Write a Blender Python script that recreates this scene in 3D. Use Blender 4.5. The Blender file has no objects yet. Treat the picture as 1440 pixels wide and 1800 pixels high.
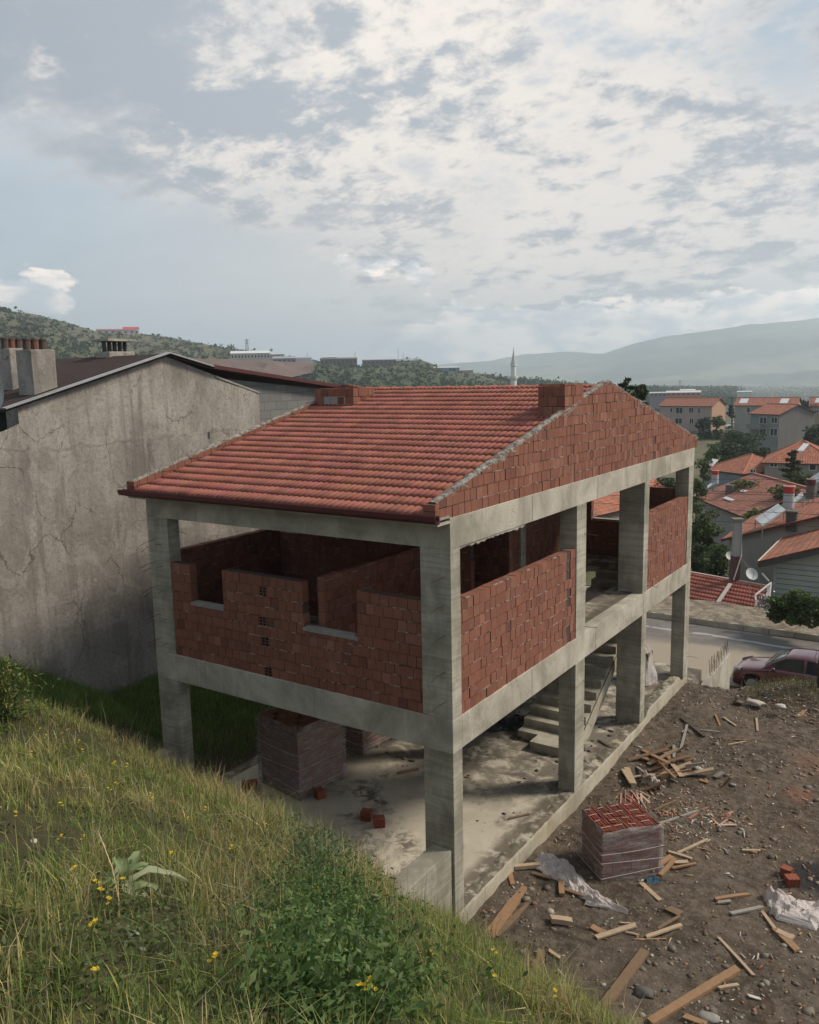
import bpy, math, random
import numpy as np
from mathutils import Vector, Matrix, noise as mnoise
R=math.radians
random.seed(7); rng=np.random.default_rng(7)
S=bpy.context.scene; COL=S.collection
# ---------------------------------------------------------------- camera
CP=np.array([6.6599,-10.9885,8.9033]); YAW,PIT,ROL,F=0.593194,-0.158550,-0.0214722,1486.40
def _rot():
    cy,sy=math.cos(YAW),math.sin(YAW)
    f=np.array([-sy*math.cos(PIT),cy*math.cos(PIT),math.sin(PIT)]); r=np.array([cy,sy,0.]); u=np.cross(r,f)
    return r*math.cos(ROL)+u*math.sin(ROL), -r*math.sin(ROL)+u*math.cos(ROL), f
CR,CU,CF=_rot()
cd=bpy.data.cameras.new('camera'); cam=bpy.data.objects.new('camera',cd); COL.objects.link(cam)
cam.matrix_world=Matrix(((CR[0],CU[0],-CF[0],CP[0]),(CR[1],CU[1],-CF[1],CP[1]),(CR[2],CU[2],-CF[2],CP[2]),(0,0,0,1)))
cd.sensor_fit='HORIZONTAL'; cd.sensor_width=36; cd.lens=36*F/1440; cd.clip_start=.1; cd.clip_end=40000
S.camera=cam
S.cycles.volume_bounces=2
def ray(px,py):
    d=CF+CR*(px-720)/F-CU*(py-900)/F; return d/np.linalg.norm(d)
def onz(px,py,z): d=ray(px,py); return CP+d*(z-CP[2])/d[2]
def onx(px,py,x): d=ray(px,py); return CP+d*(x-CP[0])/d[0]
def ony(px,py,y): d=ray(px,py); return CP+d*(y-CP[1])/d[1]
def at(px,py,D): d=ray(px,py); return CP+d*D/math.hypot(d[0],d[1])
def topx(p):
    d=np.asarray(p)-CP; w=d@CF; return 720+F*(d@CR)/w, 900-F*(d@CU)/w
# ---------------------------------------------------------------- sun, exposure
SUN=np.array([.62,.50,.72]); SUN/=np.linalg.norm(SUN)
sl=bpy.data.lights.new('sun','SUN'); sl.energy=2.6; sl.angle=R(12); sl.color=(1,.90,.76)
so=bpy.data.objects.new('sun',sl); COL.objects.link(so)
so.rotation_euler=Vector(SUN).to_track_quat('Z','Y').to_euler()
S.view_settings.view_transform='Standard'; S.view_settings.look='None'; S.view_settings.exposure=0.60; S.view_settings.gamma=1
S.view_settings.use_curve_mapping=False
# ---------------------------------------------------------------- world
class NT:
    def __init__(s,nt): s.nt=nt; s.N=nt.nodes; s.L=nt.links
    def n(s,t,**k):
        x=s.N.new(t)
        for a,b in k.items(): setattr(x,a,b)
        return x
    def put(s,sock,v):
        if v is None: return
        if isinstance(v,bpy.types.NodeSocket): s.L.new(v,sock)
        else:
            try: sock.default_value=v
            except Exception: sock.default_value=tuple(v)+(1,) if len(v)==3 else v
    def m(s,op,a,b=None,c=None,clamp=False):
        x=s.n('ShaderNodeMath',operation=op); x.use_clamp=clamp
        s.put(x.inputs[0],a); s.put(x.inputs[1],b); s.put(x.inputs[2],c); return x.outputs[0]
    def vm(s,op,a,b=None,out=0):
        x=s.n('ShaderNodeVectorMath',operation=op); s.put(x.inputs[0],a); s.put(x.inputs[1],b)
        return x.outputs['Value'] if op in('DOT_PRODUCT','LENGTH') else x.outputs[0]
    def noise(s,vec,scale,detail=6,rough=.55,dist=0.,col=False):
        x=s.n('ShaderNodeTexNoise'); s.put(x.inputs['Vector'],vec); x.inputs['Scale'].default_value=scale
        x.inputs['Detail'].default_value=detail; x.inputs['Roughness'].default_value=rough; x.inputs['Distortion'].default_value=dist
        return x.outputs['Color'] if col else x.outputs['Fac']
    def vor(s,vec,scale,feat='F1',rnd=1.,out='Distance'):
        x=s.n('ShaderNodeTexVoronoi',feature=feat); s.put(x.inputs['Vector'],vec); x.inputs['Scale'].default_value=scale
        x.inputs['Randomness'].default_value=rnd; return x.outputs[out]
    def ramp(s,v,a,b,smooth=True,lo=0.,hi=1.):
        x=s.n('ShaderNodeMapRange',interpolation_type='SMOOTHSTEP' if smooth else 'LINEAR'); s.put(x.inputs[0],v)
        x.inputs[1].default_value=a; x.inputs[2].default_value=b; x.inputs[3].default_value=lo; x.inputs[4].default_value=hi; return x.outputs[0]
    def mix(s,f,a,b,bt='MIX'):
        x=s.n('ShaderNodeMix',data_type='RGBA',blend_type=bt); x.clamp_result=False
        s.put(x.inputs[0],f); s.put(x.inputs[6],a if not isinstance(a,tuple) else tuple(a)+(1,)*(4-len(a))); s.put(x.inputs[7],b if not isinstance(b,tuple) else tuple(b)+(1,)*(4-len(b))); return x.outputs[2]
    def scalev(s,vec,v):
        x=s.n('ShaderNodeMapping'); s.put(x.inputs[0],vec); x.inputs['Scale'].default_value=v; return x.outputs[0]
W=bpy.data.worlds.new('World'); S.world=W; W.use_nodes=True
t=NT(W.node_tree); t.N.clear()
g=t.n('ShaderNodeTexCoord').outputs['Generated']; D3=t.vm('NORMALIZE',g)
sp=t.n('ShaderNodeSeparateXYZ'); t.put(sp.inputs[0],D3); dz=sp.outputs[2]
den=t.m('MAXIMUM',t.m('ADD',dz,.30),.06)
cb=t.n('ShaderNodeCombineXYZ'); t.put(cb.inputs[0],t.m('DIVIDE',sp.outputs[0],den)); t.put(cb.inputs[1],t.m('DIVIDE',sp.outputs[1],den)); cb.inputs[2].default_value=.37
P2=cb.outputs[0]
def blob(px,py,deg,asp=1.0,amp=1.):
    # soft mask round one direction of the sky; asp>1 stretches it sideways
    d=ray(px,py); e=t.vm('SUBTRACT',D3,tuple(d)); h=np.array([-d[1],d[0],0]); h/=np.linalg.norm(h)
    a=t.vm('DOT_PRODUCT',e,tuple(h)); l2=t.vm('DOT_PRODUCT',e,e); a2=t.m('MULTIPLY',a,a)
    q=t.m('ADD',t.m('SUBTRACT',l2,a2),t.m('DIVIDE',a2,asp*asp)); r=R(deg)
    return t.m('MULTIPLY',t.m('EXPONENT',t.m('DIVIDE',q,-r*r)),amp)
def add(*v):
    o=v[0]
    for w in v[1:]: o=t.m('ADD',o,w)
    return o
warp=t.vm('ADD',P2,t.vm('SCALE',t.vm('SUBTRACT',t.noise(P2,1.3,3,.5,col=True),(.5,.5,.5)),None)) 
P2=t.vm('ADD',t.scalev(P2,(1.,1.15,1)),(3.7,1.9,0)); n1=t.noise(P2,1.7,12,.60,.25); n2=t.noise(P2,4.6,12,.62,.22); n3=t.noise(P2,14,9,.64,.15)
field=add(t.m('MULTIPLY',n1,.70),t.m('MULTIPLY',n2,.62),t.m('MULTIPLY',n3,.26),-.285,
  blob(620,120,17,1.5,.12),blob(850,330,9,2.2,.06),blob(1200,40,7,1.6,-.05),blob(120,60,14,1.8,.10),blob(1100,440,5,3.5,.08),blob(60,310,3.5,3.2,.13),blob(1230,330,6,2.2,.08),
  blob(230,430,6,2.6,-.13),blob(1390,170,6,.9,-.12),blob(60,230,4,2.,-.12),blob(520,570,5,3.2,-.14),blob(60,390,5,2,-.16))
cov=t.ramp(field,.48,.63)
thick=t.ramp(add(t.m('MULTIPLY',n2,.95),t.m('MULTIPLY',n3,.75),-.355,blob(110,40,9,2.,.20),blob(330,130,4,1.6,.10),blob(620,150,14,1.6,-.11),blob(1150,180,12,1.2,-.04)),.35,.58)
glow=t.m('ADD',blob(640,10,14,1.3,.62),blob(760,230,22,1.7,.34))
ns=t.n('ShaderNodeTexSky',sky_type='NISHITA'); ns.sun_disc=False; ns.sun_elevation=math.asin(SUN[2]); ns.sun_rotation=math.atan2(SUN[0],SUN[1]); ns.altitude=900; ns.air_density=1.4; ns.dust_density=3.
nish=t.mix(1.,ns.outputs[0],(.075,.075,.075),'MULTIPLY')
hz=t.ramp(dz,0.,.30)
blue=t.mix(hz,(.40,.485,.555),(.29,.375,.47)); base=t.mix(.86,nish,blue); base=t.mix(1.,base,t.mix(t.ramp(t.noise(P2,1.1,6,.6,.6),.35,.65),(.84,.86,.88),(1.14,1.12,1.10)),'MULTIPLY')
base=t.mix(t.m('MULTIPLY',glow,.55,clamp=True),base,(.58,.60,.62))
stk=t.ramp(t.noise(t.scalev(D3,(1,1,4.2)),3.1,9,.6,.7),.36,.64); base=t.mix(t.m('MULTIPLY',stk,.26),base,(.52,.545,.57)); base=t.mix(blob(980,500,8,3.4,.6),base,(.74,.67,.59))
lit=t.mix(t.m('MULTIPLY',glow,.9,clamp=True),(.61,.575,.54),(.88,.80,.71))
shade=t.mix(t.m('MULTIPLY',glow,.7,clamp=True),(.235,.27,.32),(.35,.385,.43))
cl=t.mix(thick,lit,shade)
edge=t.ramp(field,.50,.74); cl=t.mix(t.m('MULTIPLY',t.m('SUBTRACT',1.,edge),.45),cl,lit)
sky=t.mix(t.m('MULTIPLY',cov,.80),base,cl)
# low cumulus banks near the horizon
Q=t.scalev(D3,(1,1,2.3)); c1=t.noise(Q,9,9,.6,.25); c2=t.noise(Q,26,6,.6,.2)
cf=add(t.m('MULTIPLY',c1,1.5),t.m('MULTIPLY',c2,.7),-1.03,blob(1080,575,2.4,7.,.50),blob(820,600,1.8,4.2,.40),blob(1400,545,2.0,4,.36),blob(70,512,1.9,1.9,.46),blob(560,468,2,3,.1),blob(720,480,1.8,3.5,.20))
cc=t.ramp(cf,.42,.53); cs=t.ramp(t.noise(Q,19,6,.6,.3),.38,.62)
cum=t.mix(cs,(1.15,1.02,.90),(.50,.56,.62))
sky=t.mix(t.m('MULTIPLY',cc,.9),sky,cum)
below=t.ramp(dz,-.04,0.); sky=t.mix(below,(.30,.33,.34),sky)
bg=t.n('ShaderNodeBackground'); t.put(bg.inputs[0],t.mix(1.,sky,(9.0,8.8,8.6),'MULTIPLY')); bg.inputs[1].default_value=.1
wo=t.n('ShaderNodeOutputWorld'); t.L.new(bg.outputs[0],wo.inputs[0])
# ---------------------------------------------------------------- object helpers
def thing(name,label,cat,loc=(0,0,0),group=None,rz=0.):
    o=bpy.data.objects.new(name,None); COL.objects.link(o); o.location=loc; o.rotation_euler=(0,0,rz); o.empty_display_size=.2
    o['label']=label; o['category']=cat
    if group: o['group']=group
    return o
def tag(o,label,cat,group=None):
    o['label']=label; o['category']=cat
    if group: o['group']=group
    return o
def kind(o,k,label=None):
    o['kind']=k
    if label: o['label']=label
    return o
def toff(p):
    off=np.zeros(3)
    while p is not None: off+=np.array(p.location[:]); p=p.parent
    return off
class MB:
    """collects faces in world coordinates and links them as one mesh"""
    def __init__(s): s.v=[]; s.f=[]; s.c=[]; s.mi=[]; s.uv=[]; s.useuv=False
    def face(s,pts,c=(1,1,1),mi=0,uv=None):
        b=len(s.v); s.v.extend([tuple(map(float,p)) for p in pts]); s.f.append(tuple(range(b,b+len(pts)))); s.c.append(c); s.mi.append(mi)
        s.uv.append(uv); s.useuv|=uv is not None
    def hexa(s,p,c=(1,1,1),mi=0):
        # p: 4 bottom (ccw) + 4 top
        b=len(s.v); s.v.extend([tuple(map(float,q)) for q in p])
        for f in((3,2,1,0),(4,5,6,7),(0,1,5,4),(1,2,6,5),(2,3,7,6),(3,0,4,7)): s.f.append(tuple(b+i for i in f)); s.c.append(c); s.mi.append(mi); s.uv.append(None)
    def box(s,a,b,c=(1,1,1),mi=0,j=0.):
        x0,x1=sorted((a[0],b[0])); y0,y1=sorted((a[1],b[1])); z0,z1=sorted((a[2],b[2]))
        P=[(x0,y0,z0),(x1,y0,z0),(x1,y1,z0),(x0,y1,z0),(x0,y0,z1),(x1,y0,z1),(x1,y1,z1),(x0,y1,z1)]
        if j: P=[tuple(q+random.uniform(-j,j) for q in p) for p in P]
        s.hexa(P,c,mi)
    def obox(s,o,ax,ay,az,c=(1,1,1),mi=0):
        # corner o, three edge vectors
        o,ax,ay,az=map(np.asarray,(o,ax,ay,az)); s.hexa([o,o+ax,o+ax+ay,o+ay,o+az,o+ax+az,o+ax+ay+az,o+ay+az],c,mi)
    def beam(s,a,b,w,h,c=(1,1,1),mi=0,up=(0,0,1)):
        a,b=np.asarray(a,float),np.asarray(b,float); d=b-a; d/=np.linalg.norm(d); x=np.cross(d,up); 
        if np.linalg.norm(x)<1e-4: x=np.cross(d,(1,0,0))
        x/=np.linalg.norm(x); z=np.cross(x,d); s.obox(a-x*w/2-z*h/2,x*w,b-a,z*h,c,mi)
    def tube(s,pts,r,n=6,c=(1,1,1),mi=0,cap=True,r2=None):
        pts=[np.asarray(p,float) for p in pts]; b=len(s.v); k=len(pts)
        for i,p in enumerate(pts):
            d=pts[min(i+1,k-1)]-pts[max(i-1,0)]; d/=np.linalg.norm(d)+1e-9
            x=np.cross(d,(0,0,1)); 
            if np.linalg.norm(x)<.05: x=np.cross(d,(1,0,0))
            x/=np.linalg.norm(x); y=np.cross(x,d); rr=r if r2 is None else r+(r2-r)*i/(k-1)
            if isinstance(r,(list,tuple)): rr=r[i]
            for q in range(n):
                a=2*math.pi*q/n; s.v.append(tuple(p+rr*(x*math.cos(a)+y*math.sin(a))))
        for i in range(k-1):
            for q in range(n):
                q2=(q+1)%n; s.f.append((b+i*n+q,b+i*n+q2,b+(i+1)*n+q2,b+(i+1)*n+q)); s.c.append(c); s.mi.append(mi); s.uv.append(None)
        if cap:
            s.f.append(tuple(b+q for q in range(n))[::-1]); s.f.append(tuple(b+(k-1)*n+q for q in range(n))); s.c+= [c,c]; s.mi+=[mi,mi]; s.uv+=[None,None]
    def lathe(s,cen,prof,n=16,c=(1,1,1),mi=0,ax=2):
        b=len(s.v); cen=np.asarray(cen,float)
        for r,z in prof:
            for q in range(n):
                a=2*math.pi*q/n; p=[r*math.cos(a),r*math.sin(a),z]
                if ax==1: p=[p[0],p[2],p[1]]
                s.v.append(tuple(cen+np.array(p)))
        for i in range(len(prof)-1):
            for q in range(n):
                q2=(q+1)%n; s.f.append((b+i*n+q,b+i*n+q2,b+(i+1)*n+q2,b+(i+1)*n+q)); s.c.append(c); s.mi.append(mi); s.uv.append(None)
    def grid(s,G,c=(1,1,1),mi=0,cf=None):
        G=np.asarray(G,float); a,b2=G.shape[:2]; b=len(s.v); s.v.extend(map(tuple,G.reshape(-1,3)))
        for i in range(a-1):
            for j in range(b2-1):
                s.f.append((b+i*b2+j,b+i*b2+j+1,b+(i+1)*b2+j+1,b+(i+1)*b2+j)); s.c.append(c if cf is None else cf(i,j)); s.mi.append(mi); s.uv.append(None)
    def merge(s,o,mi):
        b=len(s.v); s.v+=o.v; s.f+=[tuple(i+b for i in f) for f in o.f]; s.c+=o.c; s.mi+=[mi]*len(o.f); s.uv+=o.uv
    def build(s,name,mats,parent=None,smooth=False,bevel=0.):
        off=toff(parent); V=np.array(s.v,float).reshape(-1,3)-off
        me=bpy.data.meshes.new(name); me.from_pydata([tuple(x) for x in V],[],s.f)
        if not isinstance(mats,(list,tuple)): mats=[mats]
        for m in mats: me.materials.append(m)
        me.polygons.foreach_set('material_index',s.mi)
        ca=me.color_attributes.new('Col','FLOAT_COLOR','CORNER')
        cc=[]; 
        for f,c in zip(s.f,s.c): cc.extend((tuple(c)+(1,))*len(f))
        ca.data.foreach_set('color',cc)
        if s.useuv:
            ul=me.uv_layers.new(name='UVMap'); uu=[]
            for f,u in zip(s.f,s.uv):
                for k in range(len(f)): uu.extend(u[k] if u else (0,0))
            ul.data.foreach_set('uv',uu)
        if smooth: me.polygons.foreach_set('use_smooth',[True]*len(s.f))
        me.update(); o=bpy.data.objects.new(name,me); COL.objects.link(o)
        if parent is not None: o.parent=parent
        if bevel:
            bm=o.modifiers.new('bevel','BEVEL'); bm.width=bevel; bm.segments=2; bm.limit_method='ANGLE'
        return o
def npmesh(name,V,Fq,C,mat,parent=None,smooth=False):
    """V (n,3); Fq (m,k) faces all with k corners; C (m,3) face colours"""
    me=bpy.data.meshes.new(name); V=np.asarray(V,np.float32)-toff(parent).astype(np.float32); m,k=Fq.shape
    me.vertices.add(len(V)); me.vertices.foreach_set('co',V.ravel()); me.loops.add(m*k); me.loops.foreach_set('vertex_index',Fq.astype(np.int32).ravel())
    me.polygons.add(m); me.polygons.foreach_set('loop_start',np.arange(m,dtype=np.int32)*k); me.polygons.foreach_set('loop_total',np.full(m,k,np.int32))
    me.update(calc_edges=True); me.materials.append(mat)
    ca=me.color_attributes.new('Col','FLOAT_COLOR','CORNER'); cc=np.ones((m,k,4),np.float32); cc[:,:,:3]=C[:,None,:]; ca.data.foreach_set('color',cc.ravel())
    if smooth: me.polygons.foreach_set('use_smooth',np.ones(m,bool))
    o=bpy.data.objects.new(name,me); COL.objects.link(o)
    if parent is not None: o.parent=parent
    return o
def copy_tree(o,parent=None):
    c=o.copy(); COL.objects.link(c); 
    if parent is not None: c.parent=parent
    for ch in o.children: copy_tree(ch,c)
    return c
# ---------------------------------------------------------------- materials
def mat(name,fn,rough=.85,bump=.0,bd=.02,spec=.3,metal=0.,transl=0.,alpha=None):
    m=bpy.data.materials.new(name); m.use_nodes=True; t=NT(m.node_tree); t.N.clear()
    t.pos=t.n('ShaderNodeNewGeometry').outputs['Position']; t.att=None
    a=t.n('ShaderNodeAttribute'); a.attribute_name='Col'; t.att=a.outputs[0]
    r=fn(t); col,h=(r if isinstance(r,tuple) and len(r)==2 and isinstance(r[1],bpy.types.NodeSocket) else (r,None))
    b=t.n('ShaderNodeBsdfPrincipled'); t.put(b.inputs['Base Color'],col if isinstance(col,bpy.types.NodeSocket) else tuple(col)+(1,))
    t.put(b.inputs['Roughness'],rough); b.inputs['Specular IOR Level'].default_value=spec; b.inputs['Metallic'].default_value=metal
    if alpha is not None: t.put(b.inputs['Alpha'],alpha if not callable(alpha) else alpha(t))
    if h is not None and bump:
        bn=t.n('ShaderNodeBump'); bn.inputs['Strength'].default_value=bump; bn.inputs['Distance'].default_value=bd; t.put(bn.inputs['Height'],h); t.L.new(bn.outputs[0],b.inputs['Normal'])
    out=t.n('ShaderNodeOutputMaterial'); sh=b.outputs[0]
    if transl:
        tr=t.n('ShaderNodeBsdfTranslucent'); t.put(tr.inputs[0],col if isinstance(col,bpy.types.NodeSocket) else tuple(col)+(1,)); mx=t.n('ShaderNodeMixShader'); mx.inputs[0].default_value=transl
        t.L.new(sh,mx.inputs[1]); t.L.new(tr.outputs[0],mx.inputs[2]); sh=mx.outputs[0]
    t.L.new(sh,out.inputs[0]); return m
def plain(name,c,rough=.6,var=.15,sc=8,**k):
    def fn(t):
        n=t.noise(t.pos,sc,5,.6); return t.mix(n,tuple(x*(1-var*1.6) for x in c),tuple(min(1,x*(1+var*1.6)) for x in c)),n
    return mat(name,fn,rough,**k)
def _concrete(t,a=(.22,.20,.155),b=(.45,.415,.335),lines=.5):
    n=t.noise(t.pos,.9,8,.62,.4); f=t.noise(t.pos,14,6,.7); st=t.noise(t.scalev(t.pos,(7,7,.6)),1,6,.65,.3)
    c=t.mix(t.ramp(t.m('ADD',t.m('MULTIPLY',n,.7),t.m('MULTIPLY',t.noise(t.scalev(t.pos,(3,3,1.)),1,6,.7),.35)),.38,.66),a,b); c=t.mix(t.m('MULTIPLY',t.ramp(st,.52,.75),.32),c,(.13,.125,.11))
    c=t.mix(t.m('MULTIPLY',t.ramp(f,.55,.8),.35),c,(.47,.45,.40))
    z=t.n('ShaderNodeSeparateXYZ'); t.put(z.inputs[0],t.pos); zz=t.m('ADD',z.outputs[2],t.m('MULTIPLY',t.noise(t.scalev(t.pos,(2,2,.1)),1,2),.06))
    fr=t.m('FRACT',t.m('MULTIPLY',zz,1/lines)); ln=t.m('LESS_THAN',fr,.022)
    hb=t.m('FRACT',t.m('MULTIPLY',zz,11.)); wood=t.noise(t.scalev(t.pos,(.9,.9,15)),1,4,.6)
    c=t.mix(t.m('MULTIPLY',ln,.4),c,(.50,.48,.43)); c=t.mix(t.m('MULTIPLY',t.ramp(wood,.42,.62),.30),c,(.13,.12,.09))
    hc=t.m('MULTIPLY',t.ramp(t.noise(t.pos,2.1,3,.5),.60,.66),t.ramp(t.vor(t.pos,38),.45,.25)); c=t.mix(t.m('MULTIPLY',hc,.6),c,(.10,.09,.07)); pt=t.m('LESS_THAN',t.vor(t.pos,16),.10); c=t.mix(t.m('MULTIPLY',pt,.5),c,(.09,.088,.08))
    return c,t.m('ADD',t.m('MULTIPLY',f,.6),t.m('ADD',t.m('MULTIPLY',wood,.5),t.m('MULTIPLY',pt,-.5)))
M={}
M['column']=mat('board_marked_concrete',_concrete,.9,.5,.012)
def _beamc(t):
    n=t.noise(t.pos,.8,9,.66,.6); f=t.noise(t.pos,12,7,.72); st=t.noise(t.scalev(t.pos,(9,9,.8)),1,6,.7,.2)
    c=t.mix(t.ramp(n,.28,.72),(.24,.215,.17),(.52,.475,.395)); c=t.mix(t.m('MULTIPLY',t.ramp(st,.55,.8),.38),c,(.15,.14,.12)); c=t.mix(t.m('MULTIPLY',t.ramp(f,.58,.8),.3),c,(.52,.50,.45))
    dp=t.ramp(t.noise(t.scalev(t.pos,(5,5,.35)),1.2,5,.6),.60,.72); c=t.mix(t.m('MULTIPLY',dp,.35),c,(.60,.57,.51)); hc=t.m('MULTIPLY',t.ramp(t.noise(t.pos,1.7,3,.5),.58,.64),t.ramp(t.vor(t.pos,34),.45,.22)); c=t.mix(t.m('MULTIPLY',hc,.65),c,(.11,.10,.08)); q=t.m('LESS_THAN',t.vor(t.pos,11),.13); c=t.mix(t.m('MULTIPLY',q,.45),c,(.10,.095,.085))
    return c,t.m('SUBTRACT',f,t.m('MULTIPLY',q,.5))
M['beam']=mat('cast_concrete',_beamc,.9,.5,.012)
def _plinth(t):
    n=t.noise(t.pos,1.1,8,.6,.5); f=t.noise(t.pos,15,6,.7); z=t.n('ShaderNodeSeparateXYZ'); t.put(z.inputs[0],t.pos)
    c=t.mix(t.ramp(n,.3,.7),(.30,.265,.20),(.47,.425,.33)); c=t.mix(t.m('MULTIPLY',t.ramp(t.noise(t.pos,.5,5,.6),.5,.7),.6),c,(.40,.30,.17))
    up=t.n('ShaderNodeNewGeometry').outputs['Normal']; u=t.n('ShaderNodeSeparateXYZ'); t.put(u.inputs[0],up)
    dirt=t.m('MULTIPLY',t.ramp(u.outputs[2],.4,.8),t.ramp(t.noise(t.pos,3,6,.65),.36,.52)); c=t.mix(t.m('MULTIPLY',dirt,.85),c,(.09,.075,.055))
    ln=t.m('LESS_THAN',t.m('FRACT',t.m('MULTIPLY',t.m('ADD',z.outputs[1],3.),.75)),.012); c=t.mix(t.m('MULTIPLY',ln,.5),c,(.12,.1,.07)); return c,f
M['plinth']=mat('stained_plinth_concrete',_plinth,.92,.6,.015)
def _slab(t):
    n=t.noise(t.pos,.55,8,.6,.4); f=t.noise(t.pos,20,6,.7)
    c=t.mix(t.ramp(n,.3,.7),(.40,.355,.28),(.55,.495,.40)); 
    d=t.m('MULTIPLY',t.ramp(t.noise(t.pos,.62,7,.62,.5),.47,.66),t.ramp(t.noise(t.pos,4.5,8,.72,.6),.42,.56)); c=t.mix(t.m('MULTIPLY',d,.9),c,(.075,.062,.048))
    c=t.mix(t.m('MULTIPLY',t.ramp(t.noise(t.pos,11,6,.75,1.),.60,.68),.6),c,(.12,.10,.08))
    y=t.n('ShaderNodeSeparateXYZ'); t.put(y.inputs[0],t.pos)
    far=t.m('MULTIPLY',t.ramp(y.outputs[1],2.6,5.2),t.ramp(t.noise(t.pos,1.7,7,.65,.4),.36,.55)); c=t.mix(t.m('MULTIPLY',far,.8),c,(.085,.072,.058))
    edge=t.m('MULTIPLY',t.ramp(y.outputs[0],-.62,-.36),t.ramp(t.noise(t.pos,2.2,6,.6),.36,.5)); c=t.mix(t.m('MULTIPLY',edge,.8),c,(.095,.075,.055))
    return c,f
M['slab']=mat('dusty_floor_concrete',_slab,.93,.35,.01)
def _brick(t):
    n=t.noise(t.pos,9,6,.7); w=t.noise(t.pos,45,4,.6); c=t.mix(n,t.mix(1.,t.att,(.72,.68,.66),'MULTIPLY'),t.mix(1.,t.att,(1.22,1.22,1.2),'MULTIPLY'))
    c=t.mix(t.m('MULTIPLY',t.ramp(t.noise(t.pos,3.3,6,.7,.4),.60,.74),.35),c,(.42,.33,.26)); return c,t.m('ADD',n,w)
M['brick']=mat('hollow_clay_brick',_brick,.88,.35,.006)
def _mortar(t):
    n=t.noise(t.pos,7,6,.75); return t.mix(t.ramp(n,.44,.60),(.055,.035,.028),(.36,.31,.26)),n
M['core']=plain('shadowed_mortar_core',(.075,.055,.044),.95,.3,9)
M['mortar']=mat('mortar',_mortar,.95,.6,.02)
def _tile(t):
    n=t.noise(t.pos,5,6,.65); b=t.noise(t.pos,.7,4,.5); c=t.mix(n,t.mix(1.,t.att,(.74,.70,.70),'MULTIPLY'),t.mix(1.,t.att,(1.2,1.22,1.22),'MULTIPLY'))
    return t.mix(t.m('MULTIPLY',t.ramp(b,.45,.7),.15),c,(.30,.14,.11)),n
M['tile']=mat('clay_roof_tile',_tile,.8,.2,.005,spec=.22)
def _att(t): return t.att
M['paint']=mat('coloured_surface',lambda t:t.mix(t.noise(t.pos,6,5,.6),t.mix(1.,t.att,(.85,.85,.85),'MULTIPLY'),t.mix(1.,t.att,(1.12,1.12,1.12),'MULTIPLY')),.75)
M['gutter']=plain('dark_red_gutter',(.085,.022,.022),.45,.2)
M['steel']=plain('rusty_steel_wire',(.07,.045,.032),.8,.3,30)
M['cap']=mat('grey_mortar_cap',lambda t:(t.mix(t.noise(t.pos,6,7,.7),(.17,.16,.14),(.40,.38,.34)),t.noise(t.pos,18,5,.7)),.95,.8,.02)
def _wood(t):
    n=t.noise(t.pos,12,6,.65); l=t.noise(t.pos,60,3,.6); c=t.mix(n,t.mix(1.,t.att,(.62,.58,.55),'MULTIPLY'),t.mix(1.,t.att,(1.25,1.22,1.2),'MULTIPLY')); return c,l
M['wood']=mat('rough_timber',_wood,.85,.4,.004)
def _dirt(t):
    n=t.noise(t.pos,.5,8,.62,.5); f=t.noise(t.pos,5,8,.72); g=t.noise(t.pos,26,5,.7)
    c=t.mix(t.ramp(n,.3,.7),(.050,.038,.029),(.115,.088,.066)); c=t.mix(t.ramp(f,.35,.75),c,(.185,.150,.115)); c=t.mix(t.m('MULTIPLY',t.ramp(t.noise(t.pos,1.3,6,.65,.8),.55,.66),.55),c,(.045,.036,.028)); c=t.mix(t.m('MULTIPLY',t.ramp(t.noise(t.pos,.33,4,.5,.3),.56,.68),.5),c,(.20,.115,.072))
    v=t.vor(t.pos,13,out='Color'); vd=t.vor(t.pos,13); pe=t.m('LESS_THAN',vd,.21); sx=t.n('ShaderNodeSeparateXYZ'); t.put(sx.inputs[0],v)
    pm=t.m('MULTIPLY',pe,t.m('GREATER_THAN',sx.outputs[0],.62)); c=t.mix(t.m('MULTIPLY',pm,.75),c,(.25,.225,.19))
    c=t.mix(t.ramp(g,.62,.75),c,(.20,.17,.135)); bq=t.vm('SUBTRACT',t.pos,tuple(onz(1432,1545,-.4))); bd_=t.vm('LENGTH',bq); c=t.mix(t.m('MULTIPLY',t.ramp(t.m('ADD',bd_,t.m('MULTIPLY',t.noise(t.pos,2.2,5,.6),.8)),1.15,.75),.85),c,(.028,.028,.030)); rq=t.vm('LENGTH',t.vm('SUBTRACT',t.pos,tuple(onz(1405,1402,-.35)))); c=t.mix(t.m('MULTIPLY',t.ramp(t.m('ADD',rq,t.m('MULTIPLY',f,.5)),.75,.35),.5),c,(.27,.13,.09)); return c,t.m('ADD',t.m('MULTIPLY',f,1.2),t.m('ADD',t.m('MULTIPLY',g,.4),t.m('MULTIPLY',pm,.4)))
M['dirt']=mat('stony_brown_soil',_dirt,.97,.8,.06,spec=.1)
def _turf(t):
    n=t.noise(t.pos,.8,7,.6); f=t.noise(t.pos,9,6,.7); c=t.mix(t.ramp(n,.35,.65),(.05,.048,.026),(.085,.085,.035)); return t.mix(f,c,(.055,.045,.03)),f
M['turf']=mat('soil_under_grass',_turf,1.,.6,.05,spec=.05)
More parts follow.
